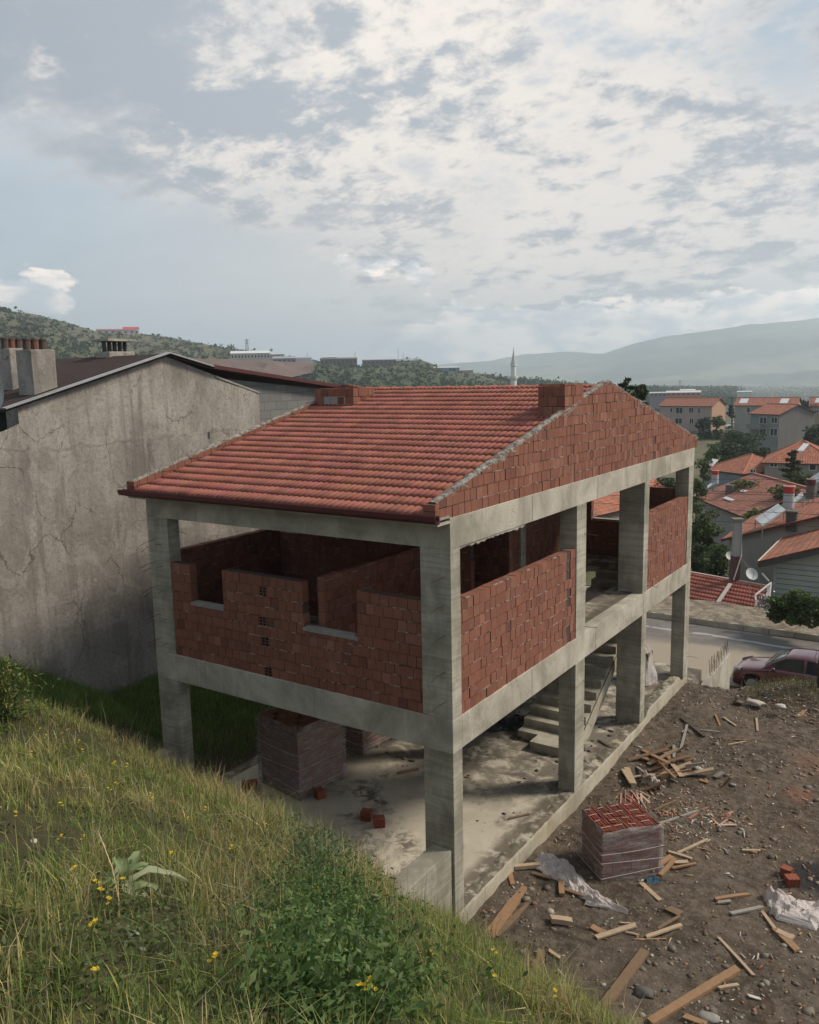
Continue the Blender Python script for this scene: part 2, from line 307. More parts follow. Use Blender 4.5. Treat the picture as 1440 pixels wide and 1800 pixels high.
def _yard(t):
    n=t.noise(t.pos,.9,8,.65,.5); f=t.noise(t.pos,14,6,.75); x=t.n('ShaderNodeSeparateXYZ'); t.put(x.inputs[0],t.pos)
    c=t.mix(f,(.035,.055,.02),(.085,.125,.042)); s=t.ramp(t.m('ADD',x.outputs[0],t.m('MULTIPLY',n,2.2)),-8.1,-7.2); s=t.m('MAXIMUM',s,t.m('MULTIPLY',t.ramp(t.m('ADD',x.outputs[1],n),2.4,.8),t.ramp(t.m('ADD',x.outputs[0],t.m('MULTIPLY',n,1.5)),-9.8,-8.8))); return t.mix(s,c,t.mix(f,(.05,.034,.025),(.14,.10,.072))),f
M['yard']=mat('shaded_turf_and_soil',_yard,1.,.6,.05,spec=.05)
def _plaster(t):
    n=t.noise(t.pos,.45,9,.62,.7); f=t.noise(t.pos,6,8,.75,.4); st=t.noise(t.scalev(t.pos,(1,2.4,.45)),1,8,.66,.5)
    c=t.mix(t.ramp(n,.3,.68),(.225,.202,.178),(.385,.348,.302)); c=t.mix(t.m('MULTIPLY',t.ramp(st,.48,.68),.50),c,(.15,.137,.122)); c=t.mix(t.m('MULTIPLY',t.ramp(f,.5,.75),.3),c,(.36,.33,.28))
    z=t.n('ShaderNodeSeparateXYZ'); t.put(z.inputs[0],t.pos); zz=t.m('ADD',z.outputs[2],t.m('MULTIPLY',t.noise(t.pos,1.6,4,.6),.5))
    low=t.ramp(zz,7.75,7.55); c=t.mix(t.m('MULTIPLY',low,.22),c,(.15,.142,.13)); low2=t.ramp(zz,5.05,4.7); c=t.mix(t.m('MULTIPLY',low2,.22),c,(.13,.125,.12))  # plaster coloured darker towards the bottom, building shade put into the tone
    cr=t.vor(t.vm('ADD',t.scalev(t.pos,(1,.62,.40)),t.vm('MULTIPLY',t.noise(t.pos,1.6,6,.68,col=True),(.3,.3,.3))),1.25,'DISTANCE_TO_EDGE'); ck=t.m('MULTIPLY',t.ramp(cr,.009,.002),t.ramp(t.noise(t.pos,.7,3),.45,.55))
    bl=t.ramp(t.noise(t.pos,2.6,8,.72,.8),.60,.70); c=t.mix(t.m('MULTIPLY',bl,.42),c,(.10,.092,.084)); pt=t.ramp(t.noise(t.scalev(t.pos,(1,.9,.6)),1.35,7,.66,1.0),.50,.56); c=t.mix(t.m('MULTIPLY',pt,.34),c,(.43,.40,.36)); fl_=t.ramp(t.noise(t.pos,11,8,.85),.47,.62); c=t.mix(t.m('MULTIPLY',fl_,.50),c,(.115,.105,.095)); dr=t.m('MULTIPLY',t.ramp(t.noise(t.scalev(t.pos,(1,3.6,.16)),1.3,5,.6),.54,.70),.42); c=t.mix(dr,c,(.125,.113,.102))
    c=t.mix(t.m('MULTIPLY',ck,.48),c,(.07,.063,.057))
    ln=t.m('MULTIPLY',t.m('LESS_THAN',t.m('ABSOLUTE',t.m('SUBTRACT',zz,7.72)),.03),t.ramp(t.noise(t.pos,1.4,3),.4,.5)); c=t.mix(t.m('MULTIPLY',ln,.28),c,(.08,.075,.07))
    return c,t.m('SUBTRACT',t.m('ADD',f,n),ck)
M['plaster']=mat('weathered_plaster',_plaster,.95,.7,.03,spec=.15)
def _block(t):
    c0=t.n('ShaderNodeSeparateXYZ'); t.put(c0.inputs[0],t.pos); cb=t.n('ShaderNodeCombineXYZ'); t.put(cb.inputs[0],c0.outputs[1]); t.put(cb.inputs[1],c0.outputs[2])
    b=t.n('ShaderNodeTexBrick'); t.put(b.inputs['Vector'],cb.outputs[0]); b.inputs['Color1'].default_value=(.15,.152,.15,1); b.inputs['Color2'].default_value=(.21,.205,.195,1); b.inputs['Mortar'].default_value=(.11,.108,.10,1)
    b.inputs['Scale'].default_value=1; b.inputs['Brick Width'].default_value=.5; b.inputs['Row Height'].default_value=.25; b.inputs['Mortar Size'].default_value=.012
    n=t.noise(t.pos,4,6,.6); return t.mix(t.m('MULTIPLY',n,.5),b.outputs[0],(.14,.135,.125)),n
M['block']=mat('grey_blockwork',_block,.95,.3,.02)
def _roofold(t):
    a=t.n('ShaderNodeTexCoord').outputs['UV']; b=t.n('ShaderNodeTexBrick'); t.put(b.inputs['Vector'],a); b.inputs['Color1'].default_value=(.70,.70,.70,1); b.inputs['Color2'].default_value=(1.15,1.1,1.05,1); b.inputs['Mortar'].default_value=(.38,.36,.36,1)
    b.offset=0.; b.inputs['Scale'].default_value=1; b.inputs['Brick Width'].default_value=.25; b.inputs['Row Height'].default_value=.36; b.inputs['Mortar Size'].default_value=.03; b.inputs['Mortar Smooth'].default_value=.6
    n=t.noise(t.pos,.9,7,.65,.5); c=t.mix(1.,b.outputs[0],t.att,'MULTIPLY'); c=t.mix(t.m('MULTIPLY',t.ramp(n,.48,.66),.45),c,(.13,.085,.065)); c=t.mix(t.m('MULTIPLY',t.ramp(t.noise(t.pos,5,4,.6),.58,.7),.35),c,(.40,.24,.17)); return c,b.outputs['Fac']
M['roofold']=mat('weathered_roof_tiles',_roofold,.85,.5,-.05)
def _corr(t):
    a=t.n('ShaderNodeTexCoord').outputs['UV']; x=t.n('ShaderNodeSeparateXYZ'); t.put(x.inputs[0],a); w=t.m('SINE',t.m('MULTIPLY',x.outputs[0],26.)); n=t.noise(t.pos,3,6,.6)
    c=t.mix(t.m('MULTIPLY',t.m('ADD',w,1.),.5),(.018,.013,.012),(.085,.062,.055)); return t.mix(t.m('MULTIPLY',n,.4),c,(.10,.07,.06)),w
M['corr']=mat('dark_corrugated_sheet',_corr,.9,.8,.04,spec=.1)
def leafm(name,tr=.35,rough=.6): return mat(name,lambda t:t.mix(t.noise(t.pos,2.,3,.5),t.mix(1.,t.att,(.8,.8,.8),'MULTIPLY'),t.mix(1.,t.att,(1.2,1.2,1.15),'MULTIPLY')),rough,transl=tr,spec=.25)
M['leaf']=leafm('foliage'); M['grass']=leafm('grass_blades',.4,.65)
M['bark']=plain('bark',(.07,.055,.042),.95,.3,6)
def _film(t):
    n=t.noise(t.scalev(t.pos,(2,2,9)),1.4,7,.7,1.2); return t.mix(n,(.30,.27,.255),(.62,.58,.56)),n
def _filma(t): return t.ramp(t.noise(t.scalev(t.pos,(1.5,1.5,10)),1.6,6,.7,1.3),.36,.72,lo=.16,hi=.60)
M['film']=mat('plastic_wrap',_film,.32,.7,.02,spec=.55,alpha=_filma)
M['sheet']=mat('crumpled_plastic_sheet',lambda t:(t.mix(t.noise(t.pos,7,6,.7),(.50,.42,.38),(.80,.73,.69)),t.noise(t.pos,16,6,.7)),.42,.8,.03,spec=.5,transl=.25)
M['glass']=plain('dark_glass',(.018,.022,.025),.08,.1,spec=.6)
M['white']=plain('white_metal',(.62,.62,.61),.45,.06)
M['galv']=plain('galvanised_sheet',(.36,.36,.35),.4,.2,5,metal=.3)
M['darkmetal']=plain('dark_metal',(.05,.048,.045),.55,.2)
def _asph(t):
    n=t.noise(t.pos,.35,8,.6,.6); f=t.noise(t.pos,30,4,.7); z=t.n('ShaderNodeSeparateXYZ'); t.put(z.inputs[0],t.pos)
    d=t.ramp(t.m('ADD',z.outputs[1],t.m('MULTIPLY',n,4.6)),24.2,25.6); c=t.mix(d,(.33,.275,.21),(.135,.125,.118)); c=t.mix(t.m('MULTIPLY',t.ramp(n,.48,.62),.35),c,(.33,.29,.24))
    tr=t.m('MULTIPLY',t.m('LESS_THAN',t.m('ABSOLUTE',t.m('SUBTRACT',t.m('ADD',z.outputs[1],t.m('MULTIPLY',t.noise(t.pos,.3,3),.9)),24.55)),.12),t.ramp(t.noise(t.pos,1.3,5,.6),.38,.5)); c=t.mix(t.m('MULTIPLY',tr,.75),c,(.42,.41,.40))
    return t.mix(t.m('MULTIPLY',f,.25),c,(.2,.18,.16)),f
M['road']=mat('dusty_asphalt',_asph,.95,.3,.01,spec=.08)
M['bank']=mat('tan_gravel_bank',lambda t:(t.mix(t.ramp(t.noise(t.pos,2.4,8,.75,.3),.38,.62),(.17,.135,.10),(.36,.30,.225)),t.noise(t.pos,7,7,.75)),1.,1.,.12)
def _town(t):
    n=t.noise(t.pos,.05,8,.65); f=t.noise(t.pos,.5,7,.7); c=t.mix(t.ramp(n,.4,.6),(.055,.07,.03),(.16,.13,.08)); return t.mix(t.m('MULTIPLY',f,.7),c,(.09,.095,.045)),f
M['town']=mat('rough_town_ground',_town,1.,.5,.2)
def _hill(t):
    n=t.noise(t.pos,.004,8,.6); f=t.noise(t.pos,.03,8,.7); g=t.noise(t.pos,.22,5,.6)
    c=t.mix(t.ramp(f,.38,.62),(.032,.046,.020),(.075,.085,.036)); c=t.mix(t.m('MULTIPLY',t.ramp(n,.5,.62),.4),c,(.19,.15,.10)); v=t.vor(t.pos,.11); s=t.ramp(t.m('ADD',v,t.m('MULTIPLY',g,.35)),.52,.40); c=t.mix(t.m('MULTIPLY',s,.85),c,(.014,.024,.012))
    return c,g
M['hill']=mat('scrubby_hillside',_hill,1.,.4,1.)
M['cliff']=mat('red_brown_cut_earth',lambda t:(t.mix(t.noise(t.scalev(t.pos,(.5,.5,.05)),.12,8,.65,.4),(.10,.068,.055),(.20,.135,.11)),t.noise(t.pos,.2,6,.7)),1.,.6,1.)
def _mount(t):
    n=t.noise(t.pos,.0011,9,.62,.6); f=t.noise(t.pos,.008,7,.65); c=t.mix(t.ramp(n,.42,.58),(.045,.065,.04),(.17,.185,.11)); c=t.mix(t.ramp(f,.5,.7),c,(.055,.075,.045)); s=t.m('LESS_THAN',t.vor(t.pos,.02),.13); return t.mix(t.m('MULTIPLY',s,t.ramp(n,.5,.6)),c,(.42,.40,.37)),f
M['mount']=mat('far_wooded_slopes',_mount,1.)
# ---------------------------------------------------------------- house shell
HX0,HX1,HY0,HY1=-7.14,0.,0.,13.46
Z1=3.44; ZB=2.88; ZR0=6.24; ZR1=6.74
house=thing('unfinished_house','two storey concrete frame house under construction with red brick infill and new red tiled roof','house',(0,0,0))
def bc(k=0.): 
    b=random.random(); v=random.uniform(.90,1.10); c=(.215,.088,.058) if b<.84 else ((.25,.112,.078) if b<.94 else (.165,.066,.046)); return tuple(x*v for x in c)
def brick_wall(name,axis,face,a0,a1,z0,ztop,thick,out,parent,cap=False,bw=.190,ch=.192,holes=(),lab=None,both=True,gaps=()):
    """axis 'x': wall runs along x on plane y=face; axis 'y': along y on plane x=face. out=+-1 outward side. ztop: f(a)"""
    m=MB(); mo=MB(); co=MB(); nr=int((max(ztop(a0),ztop((a0+a1)/2),ztop(a1))-z0)/ch)+2
    def P(a,d,z): return (a,face-out*d,z) if axis=='x' else (face-out*d,a,z)
    for r in range(nr):
        zb=z0+r*ch; a=a0-(random.uniform(.3,.7)*bw)
        while a<a1:
            w=bw*random.choice((.95,1,1,1,1.04)); l,h=max(a,a0),min(a+w-.011,a1); a+=w
            if h-l<.03: continue
            if any(g0<(l+h)/2<g1 for g0,g1 in gaps) and random.random()<.8: continue
            tl,th=min(zb+ch-.012,ztop(l)),min(zb+ch-.012,ztop(h))
            if max(tl,th)-zb<.035: continue
            tl,th=max(tl,zb+.01),max(th,zb+.01)
            d=random.gauss(0.,.0035)+.004; s=random.gauss(0,.003); q=random.gauss(0,.0025)
            hole=any(abs((l+h)/2-ha)<.11 and abs(zb+ch/2-hz)<.10 for ha,hz in holes); c=bc()
            if hole:
                for i in range(4):
                    x=l+(h-l-.014)*i/3; m.hexa([P(x,d,zb),P(x+.010,d,zb),P(x+.010,d+.05,zb),P(x,d+.05,zb),P(x,d,tl),P(x+.010,d,tl),P(x+.010,d+.05,tl),P(x,d+.05,tl)],c)
                    z=zb+(tl-zb-.014)*i/3; m.hexa([P(l,d+.001,z),P(h,d+.001,z),P(h,d+.05,z),P(l,d+.05,z),P(l,d+.001,z+.013),P(h,d+.001,z+.013),P(h,d+.05,z+.013),P(l,d+.05,z+.013)],c)
                m.hexa([P(l,d+.012,zb),P(h,d+.012,zb),P(h,thick,zb),P(l,thick,zb),P(l,d+.012,tl),P(h,d+.012,th),P(h,thick,th),P(l,thick,tl)],(.008,.004,.003)); continue  # near-black block behind the lattice paints the shade inside the brick cells
            zq=zb+q
            m.hexa([P(l,d,zq),P(h,d+s,zq),P(h,thick,zq),P(l,thick,zq),P(l,d,tl+q),P(h,d+s,th+q),P(h,thick,th+q),P(l,thick,tl+q)],c)
        # squeezed-out mortar along the bed joint, in broken stretches
        a=a0
        while a<a1-.1:
            w=random.uniform(.1,.6); e=min(a+w,a1)
            if random.random()<.48:
                zt=zb-.014
                if zt+.01<min(ztop(a),ztop(e)) and r>0: mo.hexa([P(a,.002,zt),P(e,.0,zt),P(e,.03,zt),P(a,.03,zt),P(a,.002,zt+.015),P(e,.0,zt+.013),P(e,.03,zt+.013),P(a,.03,zt+.015)])
            a=e
    n=max(2,int((a1-a0)/.4)); 
    for i in range(n):
        l,h=a0+.014+(a1-a0-.028)*i/n,a0+.014+(a1-a0-.028)*(i+1)/n; co.hexa([P(l,.018,z0),P(h,.018,z0),P(h,thick-.012,z0),P(l,thick-.012,z0),P(l,.018,ztop(l+.001)-.02),P(h,.018,ztop(h-.001)-.02),P(h,thick-.012,ztop(h-.001)-.02),P(l,thick-.012,ztop(l+.001)-.02)])
    m.merge(mo,1); m.merge(co,2); w=m.build(name,[M['brick'],M['mortar'],M['core']],parent)
    if lab: w['label']=lab
    return w
# floors
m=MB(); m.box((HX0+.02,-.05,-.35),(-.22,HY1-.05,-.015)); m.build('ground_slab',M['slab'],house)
# perimeter plinth with broken lip
def plinth(a,b,w,z0,f):
    m=MB(); n=int(np.linalg.norm(np.subtract(b,a))/.12); a,b=np.array(a,float),np.array(b,float); d=(b-a)/n; s=np.array([-d[1],d[0]])/np.linalg.norm(d)*w
    pr=None
    G=[]
    for i in range(n+1):
        p=a+d*i; z=f(i/n)+random.uniform(-.02,.012); zz=f(i/n)+random.uniform(-.03,.0); o=random.uniform(-.004,.004)
        q=p+s; G.append([(p[0]+o,p[1],z0),(p[0]+o,p[1],z-.05),(p[0]+o-.012*np.sign(-s[0] or 1),p[1],z),((p[0]+q[0])/2,(p[1]+q[1])/2,z+random.uniform(-.01,.025)),(q[0],q[1],zz),(q[0],q[1],z0)])
    m.grid(G); m.face([G[0][k] for k in range(6)][::-1]); m.face([G[-1][k] for k in range(6)])
    return m
plinth((0.012,.0),(.012,13.2),.26,-1.3,lambda u:.015+(.0 if u<.735 else .19*min(1,(u-.735)*60) if u<.955 else .19*max(0,1-(u-.955)*60))).build('plinth_beam',M['plinth'],house,smooth=False)
m=MB(); m.box((-7.16,.32,-1.2),(-6.9,12.9,.0),j=.01); m.build('plinth_beam',M['plinth'],house)
m=MB(); m.box((-7.1,13.15,-1.6),(-.3,13.44,.0),j=.01); m.build('plinth_beam',M['plinth'],house)
# first floor slab and ceiling
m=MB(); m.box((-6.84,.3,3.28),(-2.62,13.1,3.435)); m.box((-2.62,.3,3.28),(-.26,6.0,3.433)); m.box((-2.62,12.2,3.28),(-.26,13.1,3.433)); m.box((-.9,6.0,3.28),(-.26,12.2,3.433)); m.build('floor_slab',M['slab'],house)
m=MB(); m.box((-6.86,.3,6.58),(-.28,13.1,6.70)); m.build('ceiling_slab',M['beam'],house)
def column(x0,x1,y0,y1,z0,z1,tex='column'):
    m=MB(); k=max(1,int((z1-z0)/.5)); 
    m.box((x0,y0,z0),(x1,y1,z1)); o=m.build('column',M[tex],house,bevel=.008); return o
cols=[]
for zz in ((-1.35,ZB),(Z1,ZR0)):
    for (x0,x1,y0,y1) in ((-.57,-.003,.003,.30),(-7.137,-6.54,.003,.30),(-.38,-.003,5.0,5.5),(-.64,-.003,9.2,9.56),(-.38,-.003,13.0,13.457),(-7.137,-6.76,5.0,5.5),(-7.137,-6.76,9.2,9.56),(-7.137,-6.76,13.0,13.457),(-3.75,-3.35,5.0,5.35),(-3.75,-3.35,9.2,9.5),(-3.75,-3.35,13.0,13.4)):
        column(x0,x1,y0,y1,zz[0],zz[1])
# beams: front/back run full length, side beams butt between
def beam(a,b): m=MB(); m.box(a,b); return m.build('beam',M['beam'],house,bevel=.007)
for z0,z1 in ((ZB,Z1),(ZR0,ZR1)):
    beam((HX0,HY0,z0),(HX1,.30,z1)); beam((HX0,13.16,z0),(HX1,HY1,z1))
    beam((-.26,.30,z0),(-.001,13.16,z1-.001)); beam((-7.139,.30,z0),(-6.86,13.16,z1-.001))
    for yy in (5.05,9.22): beam((-6.86,yy,z0+.1),(-.26,yy+.25,z1-.17))
beam((-3.7,.3,2.98),(-3.4,13.16,3.27))
# rough hanging lip on the roof beam near the corner
m=MB(); n=60
for i in range(n):
    y=.3+i*.045; h=.025+.05*abs(mnoise.noise((y*5,0,3)))*1.6+.02*random.random(); 
    if y<2.6: m.hexa([(-.25,y,ZR0-h),(-.02,y,ZR0-h),(-.02,y+.045,ZR0-h*.7),(-.25,y+.045,ZR0-h*.7),(-.25,y,ZR0),(-.02,y,ZR0),(-.02,y+.045,ZR0),(-.25,y+.045,ZR0)])
m.build('concrete_drip',M['beam'],house)
# formwork joints: thin proud fins on the faces of the beams
for y in (2.9,6.1,9.3,11.2):
    for z0,z1 in ((ZB,Z1),(ZR0,ZR1)):
        m=MB(); m.box((-.0005,y,z0+.02),(.004,y+.012,z1-.02)); m.build('formwork_joint',M['cap'],house)
for x in (-5.7,-2.9):
    for z0,z1 in ((ZB,Z1),(ZR0,ZR1)):
        m=MB(); m.box((x,-.004,z0+.02),(x+.012,.0005,z1-.02)); m.build('formwork_joint',M['cap'],house)
# brick infill of the front (y=0) : one wall with two window gaps
hs=[(-4.02,5.36-.35),(-4.0,4.42),(-4.0,4.03),(-4.0,3.62)]
def ft(x):
    if x<-6.0: return 5.37
    if x<-5.1: return 4.59
    if x<-3.1: return 5.38
    if x<-1.88: return 4.50
    return 5.37
# build in stretches so the reveals are crisp
for (a,b,zt) in ((-6.54,-6.0,5.37),(-6.0,-5.1,4.59),(-5.1,-3.1,5.38),(-3.1,-1.88,4.50),(-1.88,-.57,5.37)):
    pass
def front_wall():
    w=None; m=MB(); mo=MB(); co=MB(); ch=.192; bw=.190
    def P(a,d,z): return (a,d,z)
    segs=((-6.54,-6.0,5.37),(-6.0,-5.1,4.585),(-5.1,-3.1,5.38),(-3.1,-1.88,4.51),(-1.88,-.57,5.37))
    for r in range(11):
        zb=Z1+r*ch; runs=[]
        for a,b,zt in segs:
            if zt-zb>.06:
                if runs and abs(runs[-1][1]-a)<1e-6 : runs[-1]=(runs[-1][0],b,min(runs[-1][2],zt) if False else runs[-1][2])
                else: runs.append((a,b,zt))
        for a0,a1,_ in runs:
            a=a0-(r%2)*.5*bw*random.uniform(.8,1.1)-.001
            while a<a1:
                w_=bw*random.choice((.95,1,1,1,1.04)); l,h=max(a,a0),min(a+w_-.010,a1); a+=w_
                if h-l<.03: continue
                mid=(l+h)/2; zt=[s[2] for s in segs if s[0]<=mid<=s[1]][0]; zt=min(zb+ch-.012,zt)
                if zt-zb<.04: continue
                d=.024+random.gauss(0,.0035); s=random.gauss(0,.003); q=random.gauss(0,.0025); c=bc(); T=.2
                if any(abs(mid-ha)<.105 and abs(zb+ch/2-hz)<.10 for ha,hz in hs):
                    for i in range(4):
                        x=l+(h-l-.010)*min(i,2)/2; m.box((x,d,zb),(x+.010,d+.05,zt),c) if i<3 else None; z=zb+(zt-zb-.010)*i/3; m.box((l,d+.001,z),(h,d+.05,z+.009),c)
                    m.box((l,d+.012,zb),(h,T,zt),(.004,.002,.002)); continue  # cell shade painted as a near-black block just behind the lattice
                m.hexa([P(l,d,zb+q),P(h,d+s,zb+q),P(h,T,zb+q),P(l,T,zb+q),P(l,d,zt+q),P(h,d+s,zt+q),P(h,T,zt+q),P(l,T,zt+q)],c)
            a=a0
            while a<a1-.08:
                e=min(a+random.uniform(.1,.6),a1)
                if random.random()<.5 and r>0: mo.box((a,.014+random.uniform(0,.006),zb-.015),(e,.05,zb-.001))
                a=e
    for a,b,zt in segs: co.box((a+(.014 if a in(-6.54,-5.1,-1.88) else -.014),.038,Z1),(b-(.014 if b in(-6.0,-3.1,-.57) else -.014),.188,zt-.02))
    m.merge(mo,1); m.merge(co,2); w=m.build('brick_wall',[M['brick'],M['mortar'],M['core']],house); return w
fw_=front_wall(); fw_['label']='front infill wall of red hollow bricks with two unfinished window gaps'
for a,b,z in ((-6.0,-5.1,4.585),(-3.1,-1.88,4.51)):
    m=MB(); G=[]; n=14
    for i in range(n+1):
        x=a+.0+(b-a)*i/n; G.append([(x,.005,z-.035),(x,.0,z+.02+random.uniform(-.006,.006)),(x,.1,z+.03+random.uniform(-.008,.008)),(x,.215,z+.02),(x,.215,z-.03)])
    m.grid(G); m.face(G[0][::-1]); m.face(G[-1]); m.build('window_sill',M['cap'],house)
# side infill panels
brick_wall('brick_wall','y',-.02,.31,5.0,Z1,lambda y:5.36,.2,1,house,lab='long red brick infill panel beside the near corner column',gaps=((4.62,4.70),) )
brick_wall('brick_wall','y',-.02,9.57,13.0,Z1,lambda y:5.40,.2,1,house,lab='short red brick infill panel at the far end by the road')
# left side, back wall, partitions
brick_wall('brick_wall','y',-6.95,.31,5.0,Z1,lambda y:5.45,.19,1,house); brick_wall('brick_wall','y',-6.95,5.5,9.2,Z1,lambda y:6.2,.19,1,house); brick_wall('brick_wall','y',-6.95,9.6,13.0,Z1,lambda y:6.2,.19,1,house)
for a,b,z0,z1 in ((-6.76,-3.75,Z1,6.2),(-3.35,-2.9,Z1,6.2),(-2.9,-1.7,Z1,4.5),(-1.7,-.38,Z1,5.6)):
    brick_wall('brick_wall','x',13.05,a,b,z0,lambda y,z1=z1:z1,.19,-1,house)
m=MB(); m.box((-2.9,13.1,4.5),(-1.7,13.3,4.55)); m.build('window_sill',M['cap'],house)
brick_wall('partition_wall','y',-2.78,.25,4.2,Z1,lambda y:5.42,.15,1,house); brick_wall('partition_wall','x',3.6,-6.9,-1.7,Z1,lambda y:6.22,.15,-1,house)
brick_wall('partition_wall','x',5.1,-3.3,-1.6,Z1,lambda y:6.2,.15,-1,house); brick_wall('partition_wall','y',-3.4,5.4,12.9,Z1,lambda y:6.2 if y<11 else 5.5,.15,1,house)
brick_wall('partition_wall','x',4.95,-6.7,-1.9,Z1,lambda y:6.22,.15,-1,house)
m=MB(); 
m.box((-6.9,3.74,3.44),(-4.9,3.76,6.15)); 
# ---- gables
M['capd']=mat('rough_grey_mortar',lambda t:(t.mix(t.ramp(t.noise(t.pos,9,7,.75),.38,.62),(.10,.085,.07),(.33,.305,.265)),t.noise(t.pos,18,5,.7)),.95,1.,.03)
def gz(y): return 7.02+(8.74-7.02)*((y+.36)/7.06) if y<6.7 else 8.74-(8.74-7.02)*((y-6.7)/7.06)
def gzr(y): return gz(y)-.015
g_=brick_wall('gable_wall','y',-.012,-.34,13.8,ZR1+.0,lambda y:gzr(y) if y>-.0 else min(gzr(y),9),.2,1,house,lab='red brick gable wall facing the building plot',gaps=((6.18,6.24),(9.9,9.96)))
brick_wall('gable_wall','y',-7.128,-.32,13.8,ZR1+.0,lambda y:gzr(y)-.02,.19,-1,house,lab='red brick gable wall on the side of the plastered neighbour')
# inner face of the left parapet is what the camera sees: bricks face both ways already
for X0,X1,dz in ((-.175,-.02,0),(-7.12,-6.965,-.02)):
    m=MB(); G=[]; n=110
    for i in range(n+1):
        y=-.36+14.18*i/n; z=gz(y)+dz-.02+.022*mnoise.noise((y*2.3,X0,1)); q=lambda:random.uniform(-.018,.020)
        G.append([(X0+q()*.8,y,z-.045+q()),(X0+.01+q(),y,z+.02+q()),((X0+X1)/2,y,z+.045+q()),(X1-.01+q(),y,z+.02+q()),(X1+q()*.8,y,z-.05+q()*1.6)])
    m.grid(G); m.build('mortar_cap',M['capd'],house)
# ---- roof
SL=.2535; RA=math.atan(SL)
def rz_(y): return 6.80+SL*(y+.4) if y<6.7 else 6.80+SL*(13.8-y)
def tile_field(name,O,U,V,Nn,width,length,parent,row=.34,pit=.125,lab=None,tone=(.275,.096,.069),am=.058):
    O,U,V,Nn=map(lambda q:np.asarray(q,float),(O,U,V,Nn)); nu=int(width/pit*8); us=np.linspace(0,width,nu+1); ph=(us/pit)%1
    prof=am*np.clip(np.sin(ph*math.pi),0,1)**.5; tl=np.floor(us/(2*pit)); prof=prof-.006*((us/(2*pit))%1>.93)
    m_=[];Fq=[];C=[];nr=int(math.ceil(length/row)); base=0
    for r in range(nr):
        v0=r*row; v1=min(v0+row+.03,length); jit=np.array([random.uniform(-.012,.012) for _ in range(int(tl.max())+2)])[tl.astype(int)]
        lift=np.array([random.uniform(0,.006) for _ in range(int(tl.max())+2)])[tl.astype(int)]
        tone_t=np.array([[*(np.array(tone)*random.uniform(.80,1.16)*np.array([1,random.uniform(.93,1.10),random.uniform(.92,1.12)]))] for _ in range(int(tl.max())+2)])[tl.astype(int)]
        rows=[(v0+jit+.012,-.010+0*prof),(v0+jit,.022+prof+lift),((v0+v1)/2+0*prof,.018+prof+lift*.5),(v1+0*prof,-.006+prof*.92)]
        for vv,hh in rows: m_.append(O+us[:,None]*U+vv[:,None]*V+hh[:,None]*Nn)
        k=nu+1
        for j in range(3):
            a=base+j*k+np.arange(nu); Fq.append(np.stack([a,a+1,a+k+1,a+k],1)); C.append(tone_t[:-1])
        base+=4*k
    return npmesh(name,np.concatenate(m_),np.concatenate(Fq),np.concatenate(C),M['tile'],parent)
cr,sr=math.cos(RA),math.sin(RA); LS=7.12/cr
tile_field('roof_tiles',(-6.93,-.42,6.79),(1,0,0),(0,cr,sr),(0,-sr,cr),6.71,LS,house)
tile_field('roof_tiles',(-6.93,13.82,6.79),(1,0,0),(0,-cr,sr),(0,sr,cr),6.71,LS,house)
m=MB(); m.hexa([(-6.92,-.36,6.76),(-.23,-.36,6.76),(-.23,6.7,8.56),(-6.92,6.7,8.56),(-6.92,-.36,6.82),(-.23,-.36,6.82),(-.23,6.7,8.57),(-6.92,6.7,8.57)],(.22,.15,.1))
m.hexa([(-6.92,6.7,8.56),(-.23,6.7,8.56),(-.23,13.76,6.76),(-6.92,13.76,6.76),(-6.92,6.7,8.57),(-.23,6.7,8.57),(-.23,13.76,6.82),(-6.92,13.76,6.82)],(.22,.15,.1)); m.build('roof_boarding',M['wood'],house)
m=MB(); x=-6.9
while x<-.3:
    c=tuple(q*random.uniform(.85,1.15) for q in (.42,.15,.10)); G=[]
    for i in range(5):
        xx=x+.43*i/4; r=.095+(.022 if i==0 else .012 if i==1 else 0); G.append([(xx,6.7+r*math.cos(a),8.58+r*.8*math.sin(a)) for a in np.linspace(0,math.pi,9)])
    m.grid(G,c); m.face(G[0][::-1],c); x+=.40
m.build('ridge_tiles',M['tile'],house,smooth=False)
# eaves board and gutter
m=MB(); m.box((-7.24,-.40,6.70),(.04,-.36,6.83),(.05,.018,.018)); m.build('eaves_board',M['gutter'],house)
m=MB(); G=[]
for x in (-7.30,.06):
    G.append([(x,-.405,6.835),(x,-.41,6.76),(x,-.44,6.725),(x,-.49,6.725),(x,-.52,6.76),(x,-.525,6.84),(x,-.515,6.84),(x,-.51,6.765),(x,-.485,6.737),(x,-.445,6.737),(x,-.42,6.765),(x,-.415,6.83)])
m.grid(G); m.face(G[0]); m.face(G[1][::-1]); m.build('gutter',M['gutter'],house)
m=MB(); m.box((-7.2,-.36,6.66),(.0,-.003,6.70)); m.build('eaves_soffit',M['beam'],house)
for x0,x1 in ((-.26,0.),(-7.13,-6.9)): m=MB(); m.box((x0,-.34,6.745),(x1,-.003,6.78)); m.build('corbel',M['cap'],house)
